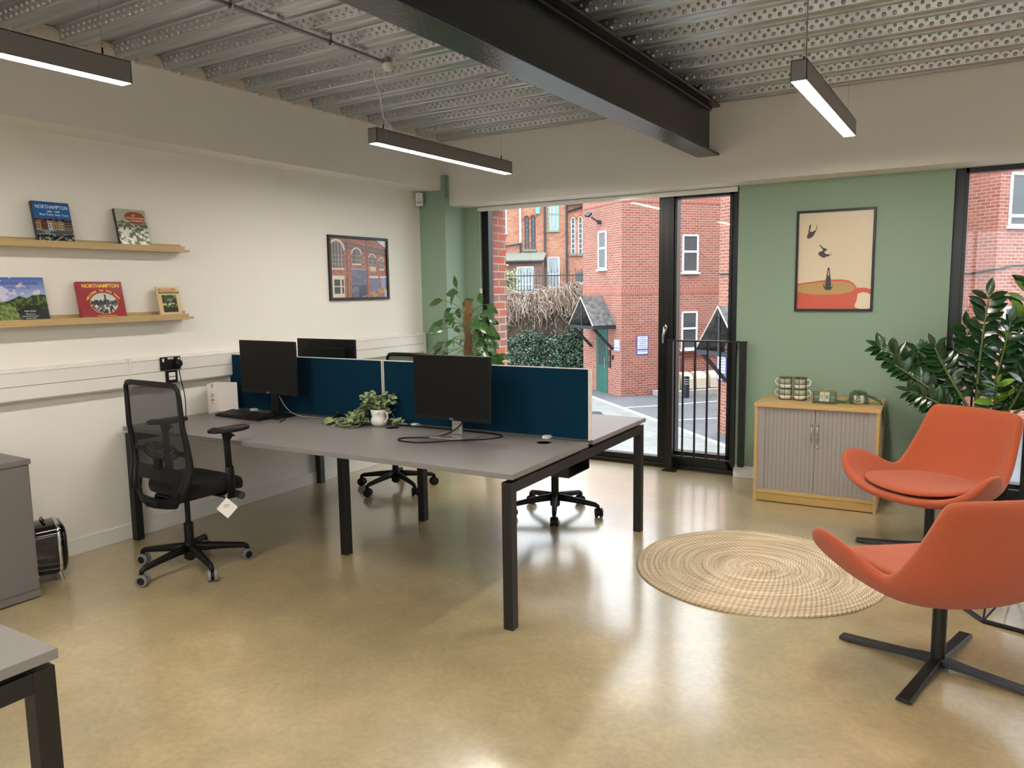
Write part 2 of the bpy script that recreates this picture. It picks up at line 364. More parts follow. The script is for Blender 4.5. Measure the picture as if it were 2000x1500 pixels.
# ------------------------------------------------------------------ profiled steel deck
def deck():
    M_deck = bpy.data.materials.new('galvanised_deck'); M_deck.use_nodes = True; n = M_deck.node_tree.nodes; L = M_deck.node_tree.links; p = n['Principled BSDF']
    p.inputs['Metallic'].default_value = .95; p.inputs['Roughness'].default_value = .3
    tcn = n.new('ShaderNodeTexCoord'); mp = n.new('ShaderNodeMapping'); mp.inputs['Scale'].default_value = (.5, 30, 30); no = n.new('ShaderNodeTexNoise'); no.inputs['Scale'].default_value = 2.5; no.inputs['Detail'].default_value = 5
    r_ = n.new('ShaderNodeValToRGB'); r_.color_ramp.elements[0].color = col(160, 165, 170); r_.color_ramp.elements[1].color = col(206, 210, 213)
    L.new(tcn.outputs['Object'], mp.inputs[0]); L.new(mp.outputs[0], no.inputs[0]); L.new(no.outputs[0], r_.inputs[0]); L.new(r_.outputs[0], p.inputs['Base Color'])
    rr = n.new('ShaderNodeMapRange'); rr.inputs[3].default_value = .28; rr.inputs[4].default_value = .36; L.new(no.outputs[0], rr.inputs[0]); L.new(rr.outputs[0], p.inputs['Roughness'])
    mb = MB(); P = .3033; ph = 2.43; zl, zh = ZC, ZC+.062
    k0 = int((YB-ph)/P)-1; k1 = int((6.0-ph)/P)+1; prof = []
    for k in range(k0, k1+1):
        y = ph+k*P      # foot of the far web, where the low flange starts
        prof += [(y-.028, zh), (y-.022, zh-.008), (y, zl+.004), (y+.006, zl), (y+.052, zl), (y+.060, zl+.012), (y+.072, zl+.012), (y+.080, zl), (y+.115, zl), (y+.119, zl+.004), (y+.126, zl+.030), (y+.134, zl+.034), (y+.142, zh)]
    x0, x1 = -4.6, XR+.05; X = [x0, x1]
    vs = [(x, y, z) for y, z in prof for x in X]; fs = [(i*2, i*2+1, i*2+3, i*2+2) for i in range(len(prof)-1)]
    mb.add(vs, fs)
    # pressed dimples on the webs that face the room
    for k in range(k0, k1+1):
        y = ph+k*P
        if y < .5 or y > 6.05: continue
        wy0, wz0, wy1, wz1 = y, zl+.004, y-.022, zh-.008
        nrm = Vector((0, -(wz1-wz0), (wy1-wy0))).normalized(); alg = Vector((0, wy1-wy0, wz1-wz0)).normalized()
        for row, fr in ((0, .30), (1, .74)):
            for i in range(int((x1-x0-1.4)/.05)):
                c = Vector((x0+.29+i*.05+row*.025, wy0+(wy1-wy0)*fr, wz0+(wz1-wz0)*fr)); r = .0125 if row == 0 else .010
                if c.x > 2.0: break
                vs = [c+nrm*.009]+[c+Vector((1, 0, 0))*math.cos(t)*r*.55+alg*math.sin(t)*r*.55+nrm*.0065 for t in [PI*j/3 for j in range(6)]]+[c+Vector((1, 0, 0))*math.cos(t)*r+alg*math.sin(t)*r for t in [PI*j/3 for j in range(6)]]
                fs = [(0, 1+j, 1+(j+1) % 6) for j in range(6)]+[(1+j, 7+j, 7+(j+1) % 6, 1+(j+1) % 6) for j in range(6)]
                mb.add(vs, fs)
    ce = struct(mb.build('ceiling', M_deck))
    M_foam = mat('filler_foam', col(206, 198, 186), .9, var=.1, vs=20, bump=.5, bs=40, stretch=(1, 3, 12))
    for k in range(k0, k1):
        y = ph+k*P
        if y < .8: continue
        m = MB(); pts = [(y-.161, zl-.01), (y-.002, zl-.01), (y-.004, zl+.012), (y-.014, zh-.014), (y-.034, zh-.003), (y-.15, zh-.001)]
        m.prism(pts, .05, (-4.335, 0, 0), (0, 1, 0), (0, 0, 1), (1, 0, 0)); m.build('foam_filler', M_foam, ce)
deck()
struct(MB().box(XL, XR, YB, 6.3, 3.0, 3.2).build('wall_roof_slab', M_wall))

# steel I-beam
def ibeam():
    t = thing('steel_beam', 'dark painted steel beam crossing under the metal ceiling to the window bulkhead', 'beam', (-1.845, 0, 2.528))
    h = ZC-2.528
    MB().box(-.006, .006, YB, YC+.02, .018, h-.016).build('web', M_beam, t)
    MB().box(-.085, .085, YB, YC+.005, 0, .018).build('bottom_flange', M_beam, t, bevel=.003)
    MB().box(-.085, .085, YB, YC+.005, h-.018, h).build('top_flange', M_beam, t, bevel=.003)
    MB().cyl((.012, YB, .024), (.012, YC, .024), .012, n=8).cyl((.012, YB, h-.024), (.012, YC, h-.024), .012, n=8).build('fillet', M_beam, t)
ibeam()

# conduit and ceiling rose
def conduit():
    t = thing('conduit', 'galvanised steel conduit pipe clipped under the metal ceiling', 'pipe', (-3.07, 0, 2.878))
    MB().cyl((0, YB, 0), (0, 3.62, 0), .0115, n=10).build('pipe', M_steel, t, smooth=True)
    for y in (1.6, 2.55, 3.2):
        m = MB(); m.tube([(.03*math.cos(a)*.5, y, .015*math.sin(a)) for a in [i*PI/6 for i in range(12)]], .003, n=4, closed=True)
        m.cyl((0, y, .012), (0, y, .05), .006, n=8); m.build('clip', M_steel, t)
    b = thing('junction_box', 'small white ceiling junction box at the end of the conduit', 'box', (-3.07, 3.66, 2.9))
    MB().lathe([(.034, 0), (.034, -.022), (.030, -.026)]).build('lid', M_steel, b, auto=40)
    MB().lathe([(.032, -.026), (.032, -.055), (.026, -.064), (0, -.064)]).build('cup', M_white, b, auto=40)
    MB().tube([(0, -.02, -.05), (-.01, -.05, -.085), (-.045, -.065, -.07), (-.06, -.05, -.1), (-.066, .0, -.2), (-.068, .03, -.32), (-.05, .05, -.36), (-.03, .06, -.39)], .003, n=6).build('flex', M_white, b, smooth=True)
conduit()

# pendant linear lights
def pendant(x, y0, y1, label, rise=True, group='linear pendant lights'):
    z = 2.42; L_ = y1-y0
    t = thing('pendant_light', label, 'light', (x, y0, z), 0, group)
    m = MB(); wd = .034
    m.box(-wd, -wd+.003, 0, L_, 0, .088).box(wd-.003, wd, 0, L_, 0, .088).box(-wd, wd, 0, L_, .085, .09).box(-wd, wd, 0, .003, 0, .088).box(-wd, wd, L_-.003, L_, 0, .088)
    m.build('housing', M_darkgrey, t)
    MB().box(-wd+.003, wd-.003, .003, L_-.003, .001, .006).build('diffuser', M_diff, t)
    for y in (.1, L_-.1):
        MB().cyl((0, y, .09), (0, y, .125), .004, n=8).build('wire_grip', M_plas, t)
        MB().cyl((0, y, .12), (0, y, ZC-z+.02), .0011, n=5).build('hanging_wire', M_steel, t)
    return t
pendant(-3.12, .5, 2.035, 'linear pendant light at the upper left above the picture ledges')
pendant(-3.15, 3.60, 5.14, 'linear pendant light over the desk bank below the ceiling junction box')
t3 = pendant(-.73, 3.60, 5.09, 'linear pendant light right of the steel beam above the round rug')
MB().cyl((.012, .09, .09), (.012, .09, ZC-2.42), .003, n=6).build('power_cable', M_greyr, t3)
pendant(-.73, .5, 2.04, 'assumed unseen linear pendant light near the camera right of the steel beam')  # assumed to continue the row out of view, included for lighting
pendant(-3.12, -2.5, -1.0, 'added unseen linear pendant light behind the camera on the left')  # back row added out of view to brighten the room
pendant(-.73, -2.5, -1.0, 'added unseen linear pendant light behind the camera in the middle')
pendant(1.9, -1.2, .3, 'added unseen linear pendant light behind the camera on the right')  # lamps added on the unseen right side for more light
pendant(1.9, 2.6, 4.1, 'added unseen linear pendant light at the far right of the room')

# ------------------------------------------------------------------ windows
def window(name, x0, x1, zt, post, narrow_left):
    """frame with one wide fixed pane and a narrow opening pane"""
    r = struct(bpy.data.objects.new(name, None)); COL.objects.link(r)
    ya, yb = 6.25, 6.33
    m = MB()
    m.box(x0, x0+.075, ya, yb, 0, zt).box(x1-.065, x1, ya, yb, 0, zt).box(x0, x1, ya, yb, 0, .085).box(x0, x1, ya, yb, zt-.03, zt)
    m.box(x0, x1, ya-.03, ya, 0, .035)
    f = m.build('window_frame', M_alu, r, bevel=.003)
    a, b = post
    m = MB(); m.box(a, a+.045, ya-.005, yb, .03, zt-.02).box(a+.045, b-.035, ya-.022, yb, .03, zt-.02).box(b-.035, b, ya-.035, yb, .03, zt-.02)
    m.build('mullion', M_alu, r, bevel=.003)
    # opening sash
    s0, s1 = (x0+.065, a) if narrow_left else (b, x1-.055)
    m = MB(); m.box(s0, s0+.022, ya-.02, yb-.01, .08, zt-.03).box(s1-.022, s1, ya-.02, yb-.01, .08, zt-.03).box(s0, s1, ya-.02, yb-.01, .08, .155).box(s0, s1, ya-.02, yb-.01, zt-.07, zt-.03)
    m.build('opening_sash', M_alu, r, bevel=.002)
    MB().box(s0+.02, s1-.02, 6.285, 6.291, .15, zt-.06).build('glass', M_glass, r)
    w0, w1 = (b, x1-.06) if narrow_left else (x0+.07, a)
    MB().box(w0-.005, w1+.005, 6.285, 6.291, .08, zt-.025).build('glass', M_glass, r)
    return r
w1 = window('window_1', -4.14, -1.68, 2.335, (-2.352, -2.212), False)
w2 = window('window_2', -.208, W2R, 2.36, (.46, .60), True)
def handle(par, x, z):
    m = MB(); m.prism([(.014*math.cos(a), .034*math.sin(a)) for a in [i*PI/8 for i in range(16)]], -.008, (x, 6.222, z), (1, 0, 0), (0, 0, 1), (0, 1, 0))
    m.cyl((x, 6.21, z), (x, 6.185, z), .009)
    m.tube([(x, 6.185, z+.012), (x+.002, 6.18, z-.02), (x-.006, 6.178, z-.07), (x-.010, 6.182, z-.115), (x-.008, 6.186, z-.13)], .0095, n=8, rs=[.010, .012, .0105, .009, .005])
    m.build('handle', M_chrome, par, smooth=True)
handle(w1, -2.275, 1.205); handle(w2, -.155, 1.235)
# roller blind cassette over the first window
b = thing('roller_blind', 'rolled up pale roller blind along the head of the tall window', 'blind', (-4.14, 6.21, 2.29))
MB().cyl((.0, 0, .018), (2.455, 0, .018), .019, n=16).build('rolled_fabric', M_clear, b, smooth=True)
MB().box(0, 2.455, -.024, -.018, -.008, .03).build('cover', M_clear, b)
for xx in (-.003, 2.451): MB().box(xx, xx+.009, -.02, .02, -.012, .036).build('bracket', M_black, b)
MB().cyl((.012, -.01, 0), (.012, -.01, -.75), .002, n=5).build('bead_chain', M_white, b)
MB().box(.0, .022, -.02, 0, -.78, -.73).build('chain_weight', M_white, b, bevel=.003)

def railing(x0, nb, label, xr_wall):
    t = thing('balcony_railing', label, 'railing', (x0, 6.13, 0), 0, None)
    wd = .62
    MB().box(0, .05, -.02, .02, 0, 1.10).build('post', M_black, t, bevel=.002)
    MB().box(-.03, .085, -.035, .035, 0, .008).cyl((-.015, -.02, 0), (-.015, -.02, .016), .007).cyl((.07, -.02, 0), (.07, -.02, .016), .007).cyl((.07, .02, 0), (.07, .02, .016), .007).build('foot_plate', M_black, t)
    MB().box(-.01, wd+.03, -.025, .025, 1.10, 1.112).build('top_rail', M_black, t)
    MB().box(.05, wd-.07, -.008, .008, .125, .14).build('bottom_rail', M_black, t)
    for i in range(nb):
        x = .135+i*.102; MB().box(x-.007, x+.007, -.007, .007, .135, 1.10).build('baluster', M_black, t)
    MB().box(wd-.075, wd-.05, -.02, .02, .09, 1.1).build('end_stile', M_black, t)
    MB().box(wd-.02, wd+.025, -.025, .028, .10, 1.10).build('wall_bracket', M_black, t, bevel=.002)
railing(-2.225, 4, 'black metal railing across the opening pane of the tall window beside the desks', 0)
railing(-.27, 4, 'black metal railing behind the large potted plant at the right window', 0)

# ------------------------------------------------------------------ dado trunking and sockets
def trunking():
    t = struct(bpy.data.objects.new('trim_1', None)); COL.objects.link(t)
    for a, b_ in ((YB, 2.823), (2.829, 5.80)):
        m = MB(); m.prism([(0, .957), (.045, .962), (.062, .975), (.062, 1.048), (.060, 1.050), (.062, 1.052), (.062, 1.128), (.045, 1.142), (0, 1.147)], b_-a, (XL, a, 0), (1, 0, 0), (0, 0, 1), (0, 1, 0))
        m.build('trunking_cover', M_trunk, t)
        for z in (1.0495, 1.126): MB().box(XL+.060, XL+.0635, a, b_, z, z+.0018).build('cover_joint', M_edge, t)
    MB().box(XL, XL+.066, 2.822, 2.830, .955, 1.149).build('coupler', M_trunk, t)
    MB().box(XL, XL+.066, 5.795, 5.82, .955, 1.149).build('end_cap', M_trunk, t, bevel=.004)
trunking()
def sockets():
    s = thing('wall_socket', 'black double power socket on the white wall trunking', 'socket', (XL+.063, 3.03, 1.055), PI/2)
    MB().box(0, .146, -.010, 0, 0, .086).build('face_plate', M_plas, s, bevel=.003)
    for x in (.012, .124): MB().box(x, x+.012, -.014, -.009, .055, .077).build('rocker_switch', M_white, s, bevel=.001)
    m = MB(); m.box(.043, .047, -.0104, -.0095, .045, .054); m.box(.031, .038, -.0104, -.0095, .026, .030); m.box(.052, .059, -.0104, -.0095, .026, .030); m.build('pin_slots', M_plasg, s)
    MB().box(.052, .092, -.0112, -.0098, .070, .081).build('sticker', M_paper, s)
    text('sticker_writing', 'PAT TESTED', .006, M_ink, s, (.072, -.0114, .073))
    p = thing('power_plug', 'black mains plug pushed into the wall socket with its cable hanging down', 'plug', (XL+.073, 3.145, 1.095), PI/2)
    MB().lathe([(.026, 0), (.028, .012), (.024, .03), (.015, .038), (0, .038)], m=Matrix.Rotation(PI/2, 4, 'X')).build('plug_body', M_plas, p, auto=35)
    MB().tube([(0, -.02, -.02), (.0, -.022, -.05), (.012, -.02, -.12), (.028, -.02, -.2), (.034, -.018, -.27), (.03, -.02, -.33), (.028, -.02, -.362)], .0035, n=6).build('cable', M_plas, p, smooth=True)
    d = thing('data_outlet', 'black data outlet plate with a white insert below the power socket', 'outlet', (XL+.063, 3.063, .968), PI/2)
    MB().box(0, .086, -.008, 0, 0, .083).build('face_plate', M_plas, d, bevel=.003)
    MB().box(.02, .066, -.013, -.007, .022, .07).build('insert', M_white, d, bevel=.002)
    MB().box(.022, .064, -.016, -.012, .040, .046).build('shutter_ridge', M_greyr, d)
sockets()
# alarm sensor at the corner
s = thing('motion_sensor', 'white alarm motion sensor in the corner under the bulkhead', 'sensor', (XL+.02, 5.79, 2.33), R(25))
MB().box(-.002, .066, -.03, .022, 0, .118).build('case', M_white, s, bevel=.006)
MB().box(.012, .052, -.033, -.029, .018, .045).build('lens', mat('lens_grey', col(170, 168, 164), .3), s, bevel=.001)
for zz in (.06, .092): MB().box(.024, .040, -.0315, -.0295, zz, zz+.006).build('indicator_slot', M_edge, s)

# ================================================================== ledges and books
def ledge(z, label):
    t = thing('picture_ledge', label, 'shelf', (XL, 1.2, z), 0, 'picture ledges')
    MB().box(0, .014, 0, 2.075, 0, .052).build('back_board', M_ledge, t, bevel=.001)
    MB().box(.014, .105, 0, 2.075, 0, .014).build('base_board', M_ledge, t, bevel=.001)
    MB().box(.105, .118, 0, 2.03, -.004, .034).build('front_lip', M_ledge, t, bevel=.001)
ledge(1.818, 'birch picture ledge, the upper of the two, holding two books')
ledge(1.383, 'birch picture ledge, the lower of the two, holding three books')
def book(label, y, z, wd, ht, th, lean, cover, spine, fn, res=90, xf=.085):
    t = thing('book', label, 'book', (XL+xf, y, z), rot=(-R(lean), 0, PI/2), group='books on the picture ledges')
    MB().box(0, wd, -.0015, 0, 0, ht).box(0, wd, th-.0015, th, 0, ht).box(-.0012, 0.001, -.0015, th, 0, ht).build('cover', mat('cover_'+cover[0], cover[1], .3), t, bevel=.0005)
    MB().box(.002, wd-.004, 0, th-.0015, .003, ht-.003).build('pages', M_paper, t)
    picture('cover_picture', wd-.0006, ht-.0006, res, int(res*ht/wd), fn, t, (.0003, -.0018, .0003), M_print)
    return t
def f_b1(U, V):
    C = np.zeros(U.shape+(3,)); put(C, U >= 0, (38, 98, 160)); put(C, V < .1, (34, 84, 142), .6)
    sky = .36+.05*nz(U, V*0, 9, 1, 4)+np.where(U > .75, .02, 0)
    b_ = V > sky; put(C, b_, (88, 62, 54)); cl = [(150, 130, 96), (104, 60, 52), (176, 176, 176), (150, 132, 92), (168, 150, 122), (120, 100, 84)]
    for i, (a, c) in enumerate(zip((0, .14, .32, .44, .62, .76), cl)): put(C, b_ & (U > a) & (V > .45), c)
    put(C, b_ & (V < .46) & (nz(U, V, 12, 12, 2) > .45), (50, 36, 36))
    win = (np.mod(U*14, 1) < .45) & (np.mod(V*17, 1) < .5) & (V > .45) & (V < .62) & (U < .75); put(C, win, (44, 36, 36))
    put(C, (U > .78) & (V > .42) & (V < .62) & (np.mod(V*18, 1) < .5), (60, 48, 44))
    g = V > .66; put(C, g, (70, 84, 84)); put(C, g & (nz(U, V, 7, 18, 5) > .6), (120, 138, 136))
    k = (V > .78) & (nz(U, V, 16, 22, 6) > .5); put(C, k, (24, 20, 22)); put(C, (V > .8) & (nz(U, V, 20, 26, 8) > .72), (180, 150, 130)); put(C, (V > .93) & (U < .5), (20, 18, 20))
    return C
def f_b2(U, V):
    C = np.zeros(U.shape+(3,)); put(C, U >= 0, (168, 168, 148)); put(C, V > .5, (214, 214, 200))
    n_ = nz(U, V, 10, 14, 11)*.6+nz(U, V, 26, 34, 12)*.4
    put(C, (V > .3) & (n_ > .56), (92, 104, 78)); put(C, (V > .4) & (V < .55) & (n_ > .47), (66, 80, 56)); put(C, (V > .6) & (n_ < .38), (240, 240, 230)); put(C, (np.abs(V-.44) < .012) & (U < .5), (90, 96, 78))
    r_ = ((U-.63)/.33)**2+((V-.2)/.15)**2+.35*(nz(U, V, 6, 6, 13)-.5); put(C, r_ < 1, (140, 66, 34)); put(C, ((U-.65)/.22)**2+((V-.33)/.06)**2 < 1, (140, 66, 34))
    return C
def f_b3(U, V):
    C = np.zeros(U.shape+(3,)); t_ = np.clip(V/.42, 0, 1)[..., None]; C[:] = np.array(col(74, 104, 178)[:3])*(1-t_)+np.array(col(158, 170, 210)[:3])*t_
    cl = nz(U+V*.4, V, 5, 6, 21)*.6+nz(U, V, 14, 14, 22)*.4; put(C, cl > .55, (206, 200, 216), .85)
    hz = .46-.12*np.clip((U-.42)*2, 0, 1)+.08*nz(U, V*0, 8, 1, 23)-.05*np.exp(-((U-.5)/.1)**2); g = V > hz; put(C, g, (44, 60, 34))
    n_ = nz(U, V, 20, 20, 24); put(C, g & (n_ > .6), (84, 104, 48)); put(C, (V > .72) & g & (n_ > .25), (24, 30, 22)); put(C, (V > .9), (14, 18, 14), .8)
    k = ((U-.24)/.24)**2+((V-.9)/.3)**2+.9*(n_-.5) < 1; put(C, k, (84, 104, 52)); put(C, k & (nz(U, V, 30, 24, 27) > .5), (118, 136, 76)); put(C, (U > .45) & (V > .62), (20, 26, 20), .7); return C
def f_b4(U, V):
    C = np.zeros(U.shape+(3,)); put(C, U >= 0, (146, 24, 32)); e = ((U-.53)/.315)**2+((V-.57)/.275)**2
    put(C, e < 1, (214, 160, 60)); inn = e < .92; put(C, inn, (196, 196, 190))
    n_ = nz(U, V, 26, 20, 31); put(C, inn & (V > .5), (96, 94, 92)); put(C, inn & (V > .48) & (V < .62) & (n_ > .4), (40, 38, 38)); put(C, inn & (V > .6) & (n_ > .6), (206, 204, 200)); put(C, inn & (V > .66) & (n_ < .3), (30, 28, 28))
    put(C, inn & (np.abs(U-.57) < .02) & (V > .34) & (V < .52), (50, 48, 48)); return C
def f_b5(U, V):
    C = np.zeros(U.shape+(3,)); put(C, U >= 0, (206, 180, 130)); put(C, (V > .06) & (V < .12) & (U > .05) & (U < .86), (196, 96, 62)); put(C, (V > .14) & (V < .23) & (U > .06), (60, 96, 48))
    k = (V > .27) & (V < .84) & (U > .17) & (U < .83); n_ = nz(U, V, 16, 20, 41); put(C, k, (36, 46, 26)); put(C, k & (n_ > .6), (104, 124, 60)); put(C, k & (V > .55) & (V < .62) & (n_ > .4), (170, 176, 110)); put(C, k & (V > .68), (30, 26, 20))
    put(C, (V > .91) & (V < .95) & (U > .35), (44, 48, 90)); put(C, ((U-.12)/.1)**2+((V-.93)/.045)**2 < 1, (214, 200, 110)); return C
M_ty = mat('title_yellow', col(246, 206, 66), .4); M_tw = mat('title_white', col(226, 228, 228), .4); M_tb = mat('title_blue', col(30, 44, 104), .4); M_tc = mat('title_cream', col(230, 200, 170), .4)
b1 = book('blue book titled Northampton with a market square photo, left on the upper ledge', 2.335, 1.833, .205, .245, .022, 12, ('navy', col(16, 18, 26)), 0, f_b1)
text('title', 'NORTHAMPTON', .030, M_tw, b1, (.105, -.0022, .205), sx=.78); text('subtitle', '1835 - 1985', .015, M_tw, b1, (.11, -.0022, .184)); text('subtitle', 'Shoe Town, New Town', .0165, M_tw, b1, (.112, -.0022, .166))
b2 = book('pale green book with a brown title patch, right on the upper ledge', 2.815, 1.833, .20, .242, .020, 12, ('forest', col(30, 44, 38)), 0, f_b2)
text('title', 'Old', .016, M_tc, b2, (.115, -.0022, .199)); text('title', 'Northamptonshire', .0175, M_tc, b2, (.13, -.0022, .183), sx=.9); text('title', 'in photographs', .0165, M_tc, b2, (.13, -.0022, .167), sx=.9)
b3 = book('book with trees under a blue sky, leftmost on the lower ledge', 2.075, 1.398, .285, .255, .02, 11, ('skyblue', col(60, 80, 120)), 0, f_b3, 120)
text('title', 'NORTHAMPTONSHIRE', .022, M_tb, b3, (.142, -.0022, .213)); text('subtitle', 'A PORTRAIT IN COLOUR', .0105, M_tb, b3, (.145, -.0022, .193))
text('author', 'TONY NOBLE', .010, M_tw, b3, (.185, -.0022, .062)); text('author', 'Photographs by', .008, M_tw, b3, (.185, -.0022, .047)); text('author', 'John Nicole, Paul Hicione', .008, M_tw, b3, (.185, -.0022, .035)); text('author', 'Barnabit Leopold', .008, M_tw, b3, (.185, -.0022, .024))
b4 = book('red square book titled Northampton Welcome to the Past on the lower ledge', 2.545, 1.398, .275, .232, .024, 11, ('red', col(150, 26, 32)), 0, f_b4, 120)
text('title', 'NORTHAMPTON', .030, M_ty, b4, (.142, -.0022, .196), bold=.0006)
arc = 'WELCOME TO THE PAST'
for i, ch in enumerate(arc):
    a = R(160-140*i/(len(arc)-1)); cx, cz = .146+.098*math.cos(a), .100+.072*math.sin(a)
    if ch != ' ': text('title_letter', ch, .0165, M_ty, b4, (cx, -.0022, cz), rot=(PI/2, -(a-PI/2)*.8, 0), bold=.0004)
text('subtitle', 'Photographs and Memories', .0105, M_ty, b4, (.15, -.0022, .022)); text('spine_title', 'NORTHAMPTON', .012, M_ty, b4, (-.0016, .012, .2), rot=(0, PI/2, -PI/2), align='LEFT')
b5 = book('small tan book with a green title band, rightmost on the lower ledge', 3.05, 1.398, .158, .2, .012, 11, ('tan', col(196, 168, 120)), 0, f_b5, 90)
text('title', 'NORTHAMPTONSHIRE', .0135, M_ty, b5, (.084, -.0022, .162)); text('title', 'COUNTRY WALKS', .0095, M_tc, b5, (.07, -.0022, .179))

# ================================================================== framed pictures
def frame_bar(t, wd, ht, bw, dp):
    MB().box(0, wd, -dp, 0, 0, bw).box(0, wd, -dp, 0, ht-bw, ht).box(0, bw, -dp, 0, bw, ht-bw).box(wd-bw, wd, -dp, 0, bw, ht-bw).build('frame', M_black, t, bevel=.0015)
def photo_frame():
    t = thing('framed_photo', 'black framed photo of a brick building with arched windows on the white wall', 'picture', (XL+.001, 4.632, 1.475), PI/2)
    wd, ht = .735, .535; frame_bar(t, wd, ht, .022, .022)
    def fn(U, V):
        C = np.zeros(U.shape+(3,)); put(C, U >= 0, (160, 96, 72)); n_ = nz(U, V, 60, 60, 51); put(C, n_ > .55, (136, 82, 64)); put(C, n_ < .22, (176, 122, 94))
        W = V+.0-.17*U*(1-V)   # perspective drop
        top = .02+.14*U; put(C, (V < top+.10) & (V > top) & (U > .25), (120, 86, 74)); put(C, np.abs(V-(top+.1)) < .006, (70, 50, 46)); put(C, np.abs(V-(top+.02)) < .005, (80, 56, 50))
        put(C, (V < .13*(U-.82)/.18) & (U > .82), (214, 222, 230))
        def arch(uc, vb, wu, hv, rv, c_w, k=1.25):
            o1 = (((U-uc)/(wu*k))**2+((V-rv)/(wu*k*1.25))**2 < 1) & (V <= rv); put(C, o1, (212, 198, 172))
            i1 = ((((U-uc)/wu)**2+((V-rv)/(wu*1.25))**2 < 1) & (V <= rv)) | ((np.abs(U-uc) < wu) & (V > rv) & (V < vb)); put(C, i1, c_w)
            put(C, i1 & (np.mod((U-uc)/wu*2.2+.5, 1) < .16), (172, 160, 146)); put(C, i1 & (np.mod(V*14, 1) < .1), (160, 148, 134)); put(C, (np.abs(U-uc) < wu*1.08) & (V > vb) & (V < vb+.025), (206, 194, 170))
        arch(.11, .50, .115, .4, .2, (92, 82, 78)); arch(.455, .42, .075, .3, .26, (84, 76, 78)); arch(.735, .46, .055, .2, .32, (92, 84, 86)); arch(.905, .50, .042, .2, .36, (80, 76, 80))
        put(C, (U > .69) & (U < .8) & (V > .47) & (V < .55), (206, 184, 140)); put(C, (U > .62) & (U < .645), (120, 66, 50)); put(C, (U > .27) & (U < .29), (60, 42, 44))
        put(C, (U > .02) & (U < .23) & (V > .63) & (V < .99), (206, 194, 172)); put(C, (U > .05) & (U < .155) & (V > .69) & (V < .93), (44, 48, 36)); put(C, (U > .18) & (U < .215) & (V > .69) & (V < .93), (44, 48, 36)); put(C, (U > .04) & (U < .22) & (np.abs(V-.81) < .008), (200, 190, 170))
        d = (U > .35) & (U < .62) & (V > .5); put(C, d, (92, 92, 112)); put(C, d & (V < .53), (140, 140, 150)); put(C, d & (nz(U, V, 8, 14, 55) > .6), (104, 104, 128)); put(C, d & (V > .8) & (nz(U, V, 12, 8, 56) > .5), (52, 66, 74)); put(C, np.abs(V-.79) < .012*(d), (62, 66, 96))
        put(C, (U > .71) & (U < .83) & (V > .66) & (V < .92) & (np.abs(U-.77) < .06+(.9-V)*.1), (92, 110, 152)); put(C, (U > .68) & (U < .84) & (V > .63) & (V < .66), (210, 198, 176)); put(C, (U > .89) & (V > .67) & (V < .82), (120, 146, 192)); put(C, (U > .87) & (V > .63) & (V < .66), (210, 198, 176))
        rp_ = V > 1.0-(U-.5)*.42; put(C, rp_ & (U > .5), (176, 130, 88)); put(C, rp_ & (nz(U, V, 20, 30, 57) > .55) & (U > .5), (140, 96, 70)); put(C, (U > .95) & (V > .86), (170, 190, 220)); return C
    picture('print', wd-.04, ht-.04, 150, 110, fn, t, (.02, -.008, .02), M_photo)
photo_frame()
